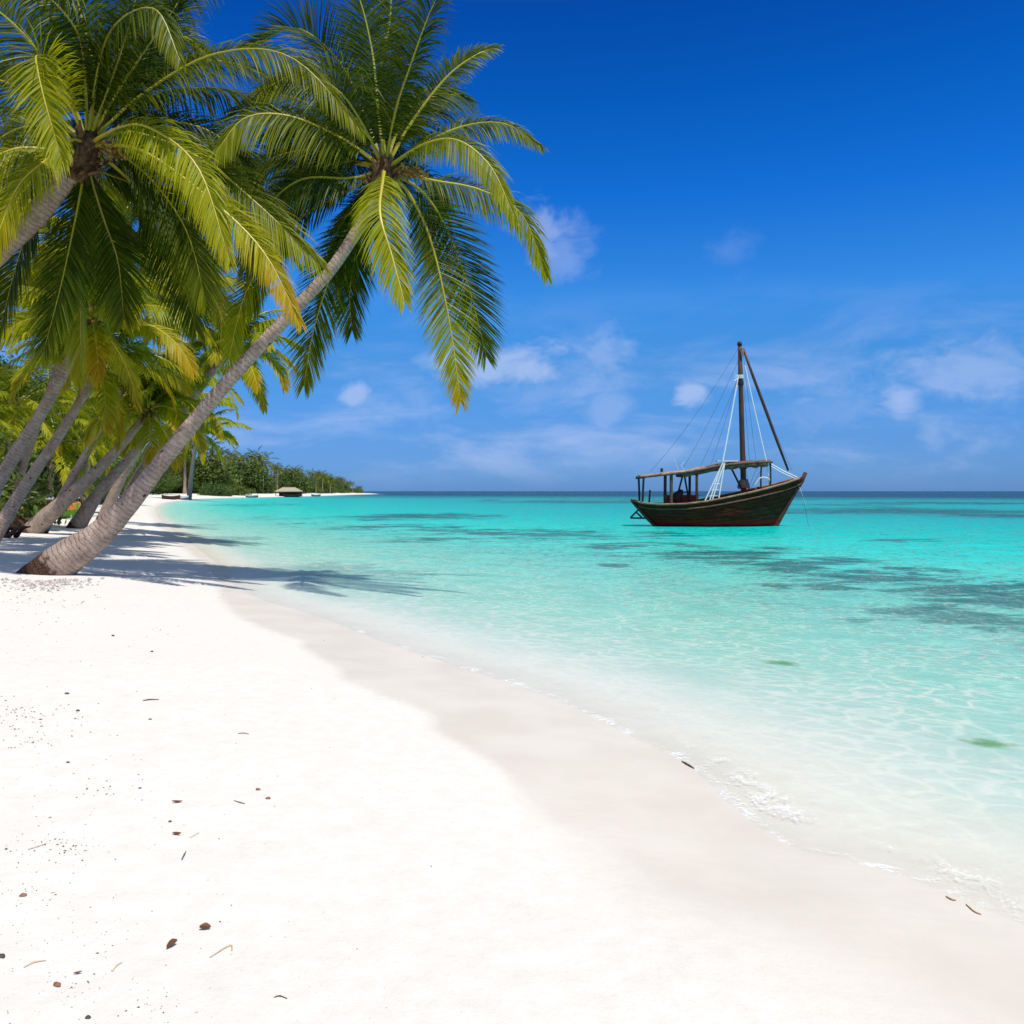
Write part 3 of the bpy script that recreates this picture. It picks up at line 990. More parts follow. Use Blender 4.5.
def bush(px, d, sc, var, label, group, cat='bush', name='bush'):
    x = (px - 512) / F * d
    r = bpy.data.objects.new(name, None)
    COL.objects.link(r)
    r.location = (x, d, H(x, d) - .1)
    r.scale = (sc * rng.uniform(.9, 1.15), sc, sc * rng.uniform(.85, 1.15))
    r.rotation_euler = (0, 0, rng.uniform(0, 6.28))
    tag(r, label, cat, group)
    link('crown', bushes[var][0], r)
    link('trunk', bushes[var][1], r)
    return r


trees_bg = [bush_proto(s_, 11.0, 13.0, 11000, .22, 30) for s_ in (101, 102)]
for i, (px, d, sc, v) in enumerate([(-60, 36, 1.3, 0), (-120, 30, 1.3, 2), (-10, 44, 1.5, 1), (40, 50, 1.4, 2), (75, 58, 1.5, 0), (12, 58, 1.9, 0), (110, 62, 1.2, 1), (-45, 52, 1.9, 2),
                                    (60, 75, 2.4, 1), (100, 84, 2.4, 0), (135, 88, 2.0, 2), (20, 80, 2.6, 2), (-30, 75, 2.5, 1), (145, 110, 1.8, 0), (165, 120, 1.7, 1), (120, 105, 2.6, 0), (170, 135, 1.7, 2), (188, 150, 1.6, 0)]):
    if sdist1(np.array([(px - 512) / F * d, d])) < 3 * sc + 3 + .03 * d:
        continue
    bush(px, d, sc, v, 'dense green shrub in the thicket behind the row of beach palms', 'shrubs of the thicket behind the palms')
for i, (px, d, sc, v) in enumerate([(-30, 50, .95, 1), (14, 60, .9, 0), (-70, 62, 1.0, 0), (-10, 70, 1.05, 1), (38, 80, 1.0, 0), (70, 96, 1.15, 1), (-110, 55, 1.1, 1), (15, 100, 1.3, 0), (-40, 90, 1.3, 1), (62, 125, 1.25, 0), (85, 150, 1.3, 1), (100, 175, 1.2, 0), (120, 205, 1.1, 1), (142, 235, 1.15, 0), (160, 250, 1.1, 1), (176, 275, 1.15, 0)]):
    x = (px - 512) / F * d
    if sdist1(np.array([x, d])) < 8:
        continue
    r = bpy.data.objects.new('tree', None)
    COL.objects.link(r)
    r.location = (x, d, H(x, d) - .1)
    r.scale = (sc * rng.uniform(.9, 1.15), sc, sc * rng.uniform(.85, 1.1))
    r.rotation_euler = (0, 0, rng.uniform(0, 6.28))
    tag(r, 'tall leafy tree standing in the thicket behind the row of beach palms', 'tree', 'tall trees of the thicket')
    link('crown', trees_bg[v][0], r)
    link('trunk', trees_bg[v][1], r)
bush(214, 250, 1.9, 3, 'bright green low rounded bush on the far sand under the short palm', None).name = 'bush'
bush(234, 268, 1.9, 3, 'second low green bush, right of the bright rounded one on the far sand', None)


# generic palms, one mesh each for trunk and crown
def palm_proto(seed, hgt_, L, nf, nl, lean, wid, Lleaf, segs=2, ag=1.0):
    rs = random.Random(seed)
    top = Vector((lean, 0, hgt_))
    C = [Vector((0, 0, -.3)), Vector((lean * .15, .05, hgt_ * .35)), Vector((lean * .5, 0, hgt_ * .72)), top]
    mb = MB()
    mb.tube(catmull(C, 14), list(np.interp(np.linspace(0, 1, 14), [0, .15, 1], [.34, .22, .16])), 8)
    t = mesh('trunk', mb.V, mb.F, [mtrunk], None, {'along': mb.A}, True)
    Vs, Fs, Ms, As, Ts = [], [], [], [], []
    n = 0
    for i in range(nf):
        q = (i + .5) / nf
        el = R(80 - 115 * q) + rs.uniform(-.1, .1)
        pts = random_frond_pts(top, i * 2.39996 + rs.uniform(-.2, .2), el, R(rs.uniform(50, 85)), L * rs.uniform(.85, 1.1))
        V, Fq, M, A, Ti = frond_arrays(pts, L_leaf=Lleaf, nleaf=nl, droop=rs.uniform(.3, .7), age0=(.1 + .25 * q) * ag, age1=(.3 + .6 * q) * ag, twist=rs.uniform(-.5, .5), wid=wid, segs=segs, rs=rs)
        Vs.append(V); Fs.append(Fq + n); Ms.append(M); As.append(A); Ts.append(Ti)
        n += len(V)
    c = mesh('crown', np.vstack(Vs), np.vstack(Fs), [mleaf, mrach], np.concatenate(Ms), {'age': np.concatenate(As), 'tint': np.concatenate(Ts)})
    return t, c


pp = [palm_proto(41, 6.0, 3.9, 24, 40, 1.2, .09, .8), palm_proto(42, 7.5, 4.0, 24, 40, 2.2, .09, .85), palm_proto(43, 4.2, 4.2, 22, 40, .5, .1, .9)]


def palm_copy(px, d, v, sc, label, group, rz=None):
    x = (px - 512) / F * d
    if sdist1(np.array([x, d])) < 4:
        return
    r = bpy.data.objects.new('palm_tree', None)
    COL.objects.link(r)
    r.location = (x, d, H(x, d))
    r.scale = (sc,) * 3
    r.rotation_euler = (0, 0, rng.uniform(-.9, .9) if rz is None else rz)
    tag(r, label, 'palm tree', group)
    link('trunk', pp[v][0], r)
    link('crown', pp[v][1], r)


for px, d, v, sc in [(-40, 40, 2, .9), (5, 46, 0, .95), (48, 52, 2, 1.0), (82, 60, 0, 1.0), (20, 66, 1, 1.1), (112, 70, 2, 1.1), (128, 82, 0, 1.1), (148, 92, 2, 1.2), (165, 104, 0, 1.2), (70, 90, 1, 1.4), (102, 100, 1, 1.3), (140, 118, 1, 1.3), (178, 128, 0, 1.3), (150, 75, 0, 1.0)]:
    palm_copy(px, d, v, sc, 'palm crowded in the shade of the thicket behind the leaning trunks', 'palms inside the thicket')

# --- far headland
far_crowns = []
for s in (61, 62, 63):
    c, t = bush_proto(s, 9, 8, 4200, .30, 24)
    far_crowns.append(c)
fp_meshes = []
for s, hh in ((71, 9.0), (72, 10.5), (73, 7.5)):
    t, c = palm_proto(s, hh, 3.6, 15, 12, rng.uniform(-.6, 1.0), .3, 1.0, 1, .5)
    me = bpy.data.meshes.new('palm_tree')
    import bmesh
    bm = bmesh.new()
    bm.from_mesh(c)
    nf0 = len(bm.faces)
    bm.from_mesh(t)
    bm.faces.ensure_lookup_table()
    for i in range(nf0, len(bm.faces)):
        bm.faces[i].material_index = 2
    bm.to_mesh(me)
    bm.free()
    for m_ in (mleaf, mrach, mtrunk):
        me.materials.append(m_)
    fp_meshes.append(me)


def coast(t):
    """a point on the headland's back beach, t 0 near .. 1 at the tip"""
    P = [(-98, 175), (-106, 228), (-95, 290), (-86, 360), (-89, 440), (-88, 510), (-93, 556)]
    p = catmull([(x, y, 0) for x, y in P], 200)
    return p[int(t * 199)]


ftop = lambda px: np.interp(px, [180, 225, 250, 280, 300, 330, 350, 370], [440, 447, 455, 467, 468, 477, 483, 489])
for i in range(58):
    t = (i + rng.random()) / 58
    p = coast(t)
    x, y = p.x - rng.uniform(3, 22), p.y + rng.uniform(-4, 10)
    px = 512 + x / y * F
    hmax = (491 - ftop(px)) / F * y + CAMZ
    sc = max(.3, min(2.2, hmax / 8.0)) * rng.uniform(.72, 1.08)
    o = link('tree', far_crowns[i % 3], None, (x, y, H(x, y) - .3))
    o.scale = (sc * 1.15, sc * 1.1, sc)
    o.rotation_euler = (0, 0, rng.uniform(0, 6.28))
    tag(o, 'rounded green tree in the wood on the distant headland', 'tree', 'broadleaf trees of the headland wood')
for i in range(62):
    t = ((i + rng.random()) / 62) ** .85
    p = coast(t)
    x, y = p.x - rng.uniform(0, 18), p.y + rng.uniform(-4, 8)
    px = 512 + x / y * F
    hmax = (491 - ftop(px)) / F * y + CAMZ
    me = fp_meshes[i % 3]
    sc = max(.35, hmax / (11.2 if i % 3 == 0 else 12.6 if i % 3 == 1 else 9.7)) * rng.uniform(.88, 1.2)
    o = link('palm_tree', me, None, (x, y, H(x, y) - .2))
    o.scale = (sc,) * 3
    o.rotation_euler = (0, 0, rng.uniform(-1, 1))
    tag(o, 'small distant palm rising from the wooded headland', 'palm tree', 'palms of the headland wood')
# undergrowth that reads as one mass
cs = []
for i in range(220):
    p = coast(rng.random())
    x, y = p.x - rng.uniform(1, 26), p.y + rng.uniform(-6, 10)
    r = rng.uniform(1.2, 2.6)
    cs.append((x, y, H(x, y) + r * .4, r))
V, Fq, t = leaf_cloud(cs, 45000, .32, np.random.default_rng(5))
ug = link('undergrowth', mesh('undergrowth', V, Fq, [mbush], None, {'tint': t}))
tag(ug, 'dense green undergrowth along the headland behind the far beach', 'undergrowth', None, 'stuff')
cs = []
for i in range(150):
    d = rng.uniform(34, 150)
    px = rng.uniform(-160, 195) if d > 60 else rng.uniform(-200, 60)
    x = (px - 512) / F * d
    s_ = sdist(np.array([[x, d]]))[0]
    if s_ < 9 + d * .09:
        continue
    r = rng.uniform(.6, 1.5) * (1 + d / 120)
    cs.append((x, d, H(x, d) + r * .4, r))
V, Fq, t = leaf_cloud(cs, 16000, .22, np.random.default_rng(6))
ug = link('undergrowth', mesh('undergrowth', V, Fq, [mbush], None, {'tint': t}))
tag(ug, 'dark leafy undergrowth behind the row of palm trunks', 'undergrowth', None, 'stuff')

# ------------------------------------------------------------------ things on the far beach
mthatch = simple_mat('thatch', (0.30, 0.265, 0.19), (0.46, 0.42, 0.31), 3, .95, (1, 1, 5), .6, .05)
mdark = simple_mat('dark timber', (0.035, 0.018, 0.012), (0.11, 0.055, 0.035), 5, .8)
mwhite = simple_mat('white paint', (0.72, 0.71, 0.68), (0.8, 0.79, 0.77), 4, .6)
mgreen = simple_mat('green paint', (0.09, 0.30, 0.035), (0.16, 0.38, 0.05), 4, .6)
morange = simple_mat('orange paint', (0.62, 0.22, 0.02), (0.72, 0.36, 0.03), 4, .6)
mblue = simple_mat('blue paint', (0.03, 0.08, 0.22), (0.06, 0.14, 0.30), 4, .6)

hx, hy = (289 - 512) / F * 285, 285
hut = bpy.data.objects.new('beach_hut', None)
COL.objects.link(hut)
hut.location = (hx, hy, H(hx, hy))
hut.scale = (.86, .86, .9)
tag(hut, 'open beach hut with a pale thatched roof on the distant shore', 'hut')
mb = MB()
a, b, z0, z1 = 4.5, 3.0, 2.0, 3.3
mb.add([(-a, -b, z0), (a, -b, z0), (a, b, z0), (-a, b, z0), (-2.4, 0, z1), (2.4, 0, z1), (-a, -b, z0 - .25), (a, -b, z0 - .25), (a, b, z0 - .25), (-a, b, z0 - .25)],
       [(0, 1, 5, 4), (1, 2, 5), (2, 3, 4, 5), (3, 0, 4), (6, 7, 1, 0), (7, 8, 2, 1), (8, 9, 3, 2), (9, 6, 0, 3), (6, 9, 8, 7)])
roof = mb.build('roof', mthatch, hut)
mb = MB()
mb.tube([(-2.6, 0, z1 - .02), (2.6, 0, z1 - .02)], .16, 8)
mb.build('ridge', mthatch, roof)
for x in (-4.3, -1.5, 1.5, 4.3):
    for y in (-2.4, 2.4):
        mb = MB()
        mb.tube([(x, y, -.3), (x + .03, y, 1.0), (x, y, 1.95)], .11, 6)
        mb.build('post', mdark, hut)
mb = MB()
mb.box((0, 2.2, .9), (8.4, .12, 1.6))
mb.build('back_wall', mdark, hut)
mb = MB()
mb.box((-1, -.4, .8), (3.4, .7, .08))
for x in (-2.5, .5):
    mb.box((x, -.4, .38), (.12, .5, .76))
mb.build('counter', mdark, hut)


def small_boat(px, py, d, L, rz, mats, label, beam=1.1, dep=.6):
    x = (px - 512) / F * d
    r = bpy.data.objects.new('rowing_boat', None)
    COL.objects.link(r)
    r.location = (x, d, max(H(x, d), -.02) + .02)
    r.rotation_euler = (R(5), 0, rz)
    tag(r, label, 'boat')
    n, k = 15, 7
    V, Fc, M = [], [], []
    for i in range(n):
        t = i / (n - 1)
        b = beam * .5 * max(.02, (1 - abs(2 * t - 1) ** 2.4))
        sh = dep + .28 * (2 * t - 1) ** 2
        ke = .12 * abs(2 * t - 1) ** 3
        for j in range(k):
            q = (j / (k - 1)) * 2 - 1
            yy = b * math.copysign(abs(q) ** .6, q) if q else 0
            V.append((L * (t - .5) * (1 + .05 * abs(q)), yy, ke + (sh - ke) * abs(q) ** 1.7))
    for i in range(n - 1):
        for j in range(k - 1):
            Fc.append((i * k + j, (i + 1) * k + j, (i + 1) * k + j + 1, i * k + j + 1))
            M.append(1 if j in (0, k - 2) else 0)
    me = mesh('hull', V, Fc, mats[:2], M)
    h = link('hull', me, r)
    md = h.modifiers.new('t', 'SOLIDIFY')
    md.thickness = .05
    for t in (.28, .52, .74):
        b = beam * .5 * (1 - abs(2 * t - 1) ** 2.4) * .9
        mb = MB()
        mb.box((L * (t - .5), 0, dep * .72), (.22, b * 2, .04))
        mb.build('thwart', mats[2], r)
    return r


small_boat(292, 494, 262, 4.6, .1, [mdark, mdark, mdark], 'dark rowing boat drawn up in front of the beach hut')
small_boat(252, 494, 246, 3.6, -.2, [mdark, mwhite, mdark], 'small dark dinghy on the far sand left of the hut')
small_boat(171, 490, 170, 3.2, .2, [mdark, mdark, mdark], 'dark low boat lying under the far bushes')
small_boat(182, 490, 178, 2.6, -.1, [mblue, mwhite, mdark], 'little boat with a pale gunwale beside the dark low one')
small_boat(316, 494, 300, 3.0, .2, [mdark, mwhite, mdark], 'tiny boat near the water right of the hut')

# painted boat stored on trestles behind the palm trunks, with a board over it
bx = ground(49, 497)
pb = small_boat(50, 497, 46, 2.7, .08, [mgreen, mgreen, mwhite], 'green boat with an orange end parked on the sand behind the palm trunks', .9, .5)
mb = MB()
mb.box((0.95, 0, .62), (.85, .98, .3))
mb.box((0.95, 0, .80), (.7, .7, .08))
mb.build('bow_cover', morange, pb)
mb = MB()
mb.box((-.1, .1, 1.02), (2.9, .7, .06))
for x in (-1.3, 1.1):
    mb.box((x, .1, .5), (.07, .5, .98))
mb.build('board_rack', mwhite, pb)
small_boat(6, 497, 44, 1.7, -.15, [morange, morange, mwhite], 'orange boat behind the trunks at the left edge', .8, .55)


def driftwood(px, py, d, label, seed):
    rs = random.Random(seed)
    x = (px - 512) / F * d
    mb = MB()
    for i in range(11):
        a = rs.uniform(0, 6.28)
        l = rs.uniform(.35, .9)
        b = Vector((rs.uniform(-.5, .5), rs.uniform(-.2, .2), 0))
        e = b + Vector((math.cos(a) * l, math.sin(a) * l * .5, rs.uniform(.05, .6)))
        mb.tube([b, (b + e) / 2 + Vector((0, 0, rs.uniform(.05, .2))), e], [.08, .055, .02], 6, 0, True, .2)
    o = mb.build('driftwood', mdark, None, True, (x, d, H(x, d)))
    tag(o, label, 'driftwood')


driftwood(26, 503, 33, 'tangle of dark driftwood between the trunks of two leaning palms', 3)
driftwood(0, 506, 27, 'dark root heap at the left edge of the beach', 4)

# ------------------------------------------------------------------ the dhow
mhull, g = material('weathered hull')
co = g.coord()
sp = g('ShaderNodeSeparateXYZ', {0: co})
z = sp.outputs[2]
x = sp.outputs[0]
n1 = g.noise(g.scale(co, (0.8, 1, 5)), 2.2, 6, 0.7)
n2 = g.noise(g.scale(co, (4, 4, 1)), 3.0, 5, 0.7)
c = g.mix(g.ss(n1, .3, .7), (0.042, 0.0065, 0.0015), (0.15, 0.028, 0.007))
c = g.mix(g.m('MULTIPLY', g.ss(n2, .55, .75), .5), c, (0.24, 0.085, 0.035))
gp = g.m('MULTIPLY', g.m('MULTIPLY', g.ss(x, .4, 2.6), g.m('SUBTRACT', 1.0, g.ss(z, .75, 1.25))), g.ss(n1, .35, .65))
c = g.mix(g.m('MULTIPLY', gp, .5), c, (0.05, 0.06, 0.03))
zz = g.m('ADD', z, g.m('MULTIPLY', g.m('SUBTRACT', n2, .5), .16))
red = g.m('SUBTRACT', 1.0, g.ss(zz, .26, .36))
c = g.mix(g.m('MULTIPLY', red, g.m('ADD', .55, g.m('MULTIPLY', g.ss(x, -2.5, 2.5), .42))), c, (0.40, 0.014, 0.008))
blk = g.m('SUBTRACT', 1.0, g.ss(zz, .05, .12))
c = g.mix(blk, c, (0.015, 0.010, 0.008))
seam = g.m('POWER', g.m('MULTIPLY', g.m('ADD', g.m('SINE', g.m('MULTIPLY', g.attr('strake'), 62.8)), 1.0), .5), 10.0)
c = g.mix(g.m('MULTIPLY', seam, .6), c, (0.012, 0.008, 0.006))
g.out(pbsdf(g, col=c, rough=.8, spec=.15, normal=g.bump(g.m('SUBTRACT', n2, seam), .5, .02)))
mrail = simple_mat('worn rail', (0.20, 0.10, 0.05), (0.38, 0.24, 0.14), 3, .7, (1, 1, 1), .3)
mwood = simple_mat('brown timber', (0.075, 0.038, 0.022), (0.17, 0.09, 0.05), 3, .7, (1, 5, 5), .4)
mred = simple_mat('red brown boards', (0.26, 0.05, 0.025), (0.40, 0.10, 0.05), 3, .7, (1, 4, 4), .4)
mcanvas = simple_mat('grey canvas', (0.22, 0.14, 0.095), (0.44, 0.33, 0.25), 2.2, .9, (1, 1, 1), .5, .03)
mtarp = simple_mat('dark canvas', (0.09, 0.045, 0.028), (0.22, 0.125, 0.08), 3, .9, (1, 1, 1), .6, .03)
mrope = simple_mat('white rope', (0.72, 0.71, 0.69), (0.80, 0.79, 0.77), 10, .8)
mline = simple_mat('dark rigging', (0.06, 0.055, 0.06), (0.12, 0.11, 0.11), 10, .8)
mmast = simple_mat('mast wood', (0.060, 0.026, 0.018), (0.13, 0.060, 0.038), 3, .55, (6, 6, .6), .3)
mpink = simple_mat('faded cloth', (0.30, 0.13, 0.09), (0.48, 0.26, 0.20), 6, .9)

DB = 45.6
MP = DB / F
bo = bpy.data.objects.new('dhow', None)
COL.objects.link(bo)
bo.location = ((719 - 512) * MP, DB, 0)
tag(bo, 'old dark wooden sailing dhow with a bare mast, anchored on the turquoise shallows', 'boat')


def B(px, py, y=0.0):
    dd = DB + y
    k = dd / F
    return Vector(((px - 512) * k - (719 - 512) * MP, y, CAMZ - (py - 491) * k))


n, k = 41, 15
shx = [632, 640, 655, 680, 700, 720, 740, 760, 780, 795, 806]
shy = [501.5, 504, 505.6, 505, 502.6, 498.8, 494.6, 490, 485, 480.5, 476.3]
V, st_ = [], []


def hull_pt(t, v, sgn, inset=0.0):
    xs = np.interp(v, [0, .28, .6, 1], [672, 659, 647, 632])
    xb = np.interp(v, [0, .22, .6, 1], [771, 778, 790.5, 806])
    tt = t
    px = xs + (xb - xs) * tt
    pxs = 632 + (806 - 632) * tt
    zs = (527 - np.interp(pxs, shx, shy)) * MP
    zk = -.55
    zz_ = zk + (zs - zk) * v
    bm_ = np.interp(t, [0, .05, .15, .3, .5, .7, .85, .94, 1], [.42, .62, .95, 1.25, 1.38, 1.2, .78, .36, .05])
    gu = np.interp(v, [0, .12, .3, .5, .75, 1], [.03, .42, .72, .9, .98, 1])
    ends = np.clip(abs(t - .45) / .55, 0, 1) ** 1.5
    gv = gu * (1 - ends * .75) + (v ** .9) * ends * .75
    return ((px - 719) * MP, sgn * max(.03, bm_ * gv - inset), zz_)


def hull_shell(inset):
    V, A = [], []
    for sgn in (-1, 1):
        for i in range(n):
            for j in range(k):
                V.append(hull_pt(i / (n - 1), j / (k - 1), sgn, inset))
                A.append(j / (k - 1))
    Fc = []
    for s_ in range(2):
        o = s_ * n * k
        for i in range(n - 1):
            for j in range(k - 1):
                f = (o + i * k + j, o + (i + 1) * k + j, o + (i + 1) * k + j + 1, o + i * k + j + 1)
                Fc.append(f if s_ == 0 else f[::-1])
    # transom and stem closure
    for i in (0, n - 1):
        for j in range(k - 1):
            f = (i * k + j, i * k + j + 1, n * k + i * k + j + 1, n * k + i * k + j)
            Fc.append(f if i == 0 else f[::-1])
    return V, Fc, A


V, Fc, A = hull_shell(0)
V2, F2, A2 = hull_shell(.07)
n0 = len(V)
Fall = Fc + [tuple(i + n0 for i in f[::-1]) for f in F2]
# cap between the two shells along the sheer
for s_ in range(2):
    for i in range(n - 1):
        a = s_ * n * k + i * k + k - 1
        b = a + k
        Fall.append((a, b, b + n0, a + n0) if s_ == 0 else (a, a + n0, b + n0, b))
hull = link('hull', mesh('hull', V + V2, Fall, [mhull], None, {'strake': A + A2}, True), bo)
for nm, v0, rad_, mt, off_ in (('gunwale', 1.0, .06, mrail, .0), ('rubbing_strake', .86, .045, mwood, .02), ):
    for sgn in (-1, 1):
        mb = MB()
        pts = []
        for i in range(n - (2 if v0 == 1 else 0)):
            p = Vector(hull_pt(i / (n - 1), v0, sgn, -off_))
            pts.append(p + Vector((0, 0, .02 if v0 == 1 else 0)))
        mb.tube(pts, rad_, 6, 0, True)
        mb.build(nm, mt, hull, True)
mb = MB()
mb.tube([Vector((hull_pt(1, q_, 1)[0] - .03, 0, hull_pt(1, q_, 1)[2])) for q_ in (1.045, .9, .75, .6, .45, .3, .2, .1, .02)], [.10, .11, .12, .13, .13, .13, .13, .13, .13], 8)
mb.build('stem', mdark, hull, True)
mb = MB()
mb.tube([B(632, 501), B(647, 518), B(660, 530)], [.08, .09, .1], 8)
mb.build('sternpost', mwood, hull, True)
# deck
mb = MB()
pts_l, pts_r = [], []
for i in range(2, n - 2):
    t = i / (n - 1)
    zs = hull_pt(t, 1, 1)[2]
    vv = (zs - .50 + .55) / (zs + .55)
    p = hull_pt(t, vv, 1, .09)
    pts_l.append((p[0], p[1], p[2]))
    pts_r.append((p[0], -p[1], p[2]))
m_ = len(pts_l)
mb.add(pts_l + pts_r, [(i, i + 1, m_ + i + 1, m_ + i) for i in range(m_ - 1)])
mb.build('deck', mred, bo)
# inner boards and thwarts that show above the rail
for px in (660, 676, 694, 722):
    mb = MB()
    zt = (527 - np.interp(px, shx, shy)) * MP
    hw = hull_pt((px - 632) / 174, .9, 1, .1)[1]
    mb.box(((px - 719) * MP, 0, zt - .10), (.26, 2 * hw, .05))
    mb.build('thwart', mred, bo)
mb = MB()
c_ = B(684, 502)
mb.box((c_.x, .75, c_.z + .12), (1.7, .5, .40))
mb.box((c_.x, .75, c_.z + .34), (1.8, .56, .04))
mb.build('locker', mred, bo)
# canopy
prof = [(638, 476), (650, 474.3), (668, 472.4), (684, 470.4), (700, 467.6), (716, 464.3), (734, 462.2), (752, 461), (767, 460.5)]
V, Fc = [], []
pr_ = catmull([B(x_, y_) for x_, y_ in prof], 28)
ny = 9
for i, p in enumerate(pr_):
    for j in range(ny):
        q = j / (ny - 1) * 2 - 1
        wdt = np.interp(i, [0, 8, 27], [.85, 1.02, .92])
        V.append((p.x + .02 * math.sin(j * 2.1), q * wdt, p.z - .10 * q * q + .05 + .025 * math.sin(i * 1.3 + j) - .04 * abs(math.sin(i / 27 * PI * 4))))
Fc = [(i * ny + j, (i + 1) * ny + j, (i + 1) * ny + j + 1, i * ny + j + 1) for i in range(27) for j in range(ny - 1)]
fmi = [0 if i < 14 else 1 for i in range(27) for j in range(ny - 1)]
cano = link('canopy', mesh('canopy', V, Fc, [mcanvas, mtarp], fmi, None, True), bo)
md = cano.modifiers.new('t', 'SOLIDIFY')
md.thickness = .05
for sgn in (-1, 1):
    mb = MB()
    pts = [Vector((p.x, sgn * float(np.interp(i, [0, 8, 27], [.85, 1.02, .92])), p.z - .10)) for i, p in enumerate(pr_)]
    mb.tube(pts, [.055 + .012 * math.sin(i * 1.9) for i in range(28)], 7)
    mb.build('canopy_beam', mtarp, cano, True)
# rolled cloth lashed under the forward half
for sgn in (-1, 1):
    mb = MB()
    pts = [Vector((p.x, sgn * .80, p.z - .19)) for p in pr_[9:27]]
    mb.tube(pts, [.11 + .07 * math.sin(i * 1.7) ** 2 for i in range(len(pts))], 8, 0, True, .12)
    mb.build('rolled_cloth', mtarp, cano, True)
for px in (646, 664, 690, 712, 752):
    mb = MB()
    pz = np.interp(px, [q[0] for q in prof], [q[1] for q in prof])
    p = B(px, pz)
    mb.tube([(p.x, -1.05, p.z - .12), (p.x, 0, p.z - .06), (p.x, 1.05, p.z - .12)], .045, 6)
    mb.build('crossbeam', mdark, cano)
mb = MB()
p = B(724, 463.0)
mb.box((p.x, -.55, p.z + .08), (1.05, .42, .07))
mb.build('folded_sheet', mrope, cano)
mb = MB()
p = B(659, 473)
mb.tube([(p.x, -.8, p.z + .03), (p.x, -.8, p.z + .22)], .07, 8)
mb.build('lamp_fitting', mdark, cano)
for px, top, bot, r_ in ((641, 476.5, 505, .055), (668, 473, 507, .085), (693, 470, 505, .07), (765.5, 462, 488, .045)):
    for sgn in (-1, 1):
        yb = sgn * .88
        hw = abs(hull_pt((px - 632) / 174, .95, 1, .12)[1])
        yb2 = sgn * min(.9, hw)
        mb = MB()
        a_, b_ = B(px, top, 0), B(px, bot, 0)
        mb.tube([(b_.x, yb2, b_.z), ((a_.x + b_.x) / 2, (yb + yb2) / 2, (a_.z + b_.z) / 2), (a_.x, yb if px < 760 else yb * .9, a_.z)], r_, 7)
        mb.build('post', mwood if px == 668 else mdark, bo)
# ladder like frame and braces
for pts, r_ in (([B(676, 501, .2), B(683, 474, .2)], .05), ([B(689, 501, .2), B(684, 474, .2)], .05), ([B(678, 492, .2), B(688, 492, .2)], .035),
                ([B(730, 466, -.4), B(742, 490, -.3)], .05), ([B(649, 505, -.5), B(650, 490, -.5)], .05)):
    mb = MB()
    mb.tube(pts, r_, 6)
    mb.build('brace', mdark, bo)
# engine box and gear aft
mb = MB()
p = B(681, 497)
mb.tube([p + Vector((-.2, .1, -.4)), p + Vector((-.15, .1, .1)), p + Vector((.05, .1, .3)), p + Vector((.1, .1, .35))], [.28, .24, .14, .05], 9, 0, True, .1)
mb.build('engine_cover', mdark, bo, True)
# mast
mb = MB()
mb.tube([B(744.5, 505), B(743.5, 487), B(741.5, 430), B(739.8, 380), B(738.6, 344)], [.155, .15, .135, .12, .095], 12)
mast = mb.build('mast', mmast, bo, True)
mb = MB()
mb.tube([B(738.7, 346), B(738.5, 342.4)], [.13, .10], 10)
mb.build('masthead', mdark, mast, True)
for py, r_ in ((376, .16), (382, .15), (466, .17)):
    mb = MB()
    px = np.interp(py, [344, 380, 430, 487], [738.6, 739.8, 741.5, 743.5])
    for q in range(4):
        c_ = B(px, py + q * .9)
        mb.tube([c_ + Vector((math.cos(a_) * r_, math.sin(a_) * r_, 0)) for a_ in np.linspace(0, 2 * PI, 11)], .022, 5, 0, False)
    mb.build('lashing', mrope if py == 376 else mdark, mast)
mb = MB()
mb.tube([B(741, 349, -.12), B(741.5, 357, -.12)], [.09, .07], 8)
mb.build('block', mpink, mast)
# knotted ends of the shroud
mb = MB()
for q in range(6):
    e = B(735 + rng.uniform(-2.5, 1.5), 378 + rng.uniform(-3, 4), -.15)
    mb.tube([B(738.5, 377, -.12), e], .025, 5)
mb.build('knot', mrope, mast)
mb = MB()
mb.tube([B(742.2, 349, -.1), B(752, 376, -.12), B(765, 410, -.12), B(777, 442, -.1), B(788, 470.5, -.05)], [.06, .075, .085, .075, .055], 8)
mb.build('yard', mmast, bo, True)
# cloth bundle at the foot of the mast
mb = MB()
for q in range(9):
    a_ = q * .7
    p = B(743.5, 487 - q * .75)
    mb.tube([p + Vector((math.cos(b_ + a_) * (.26 - .012 * q), math.sin(b_ + a_) * (.26 - .012 * q), .03 * math.sin(3 * b_))) for b_ in np.linspace(0, 2 * PI, 12)], .075, 6, 0, False, .15)
mb.build('rope_bundle', mpink, bo, True)


def rope(pts, r_, mt, sag=0.0):
    mb = MB()
    if len(pts) == 2:
        a_, b_ = pts
        pts = [a_.lerp(b_, t) + Vector((0, 0, -sag * 4 * t * (1 - t))) for t in np.linspace(0, 1, 9)]
    mb.tube(pts, r_, 5)
    mb.build('rope', mt, bo)


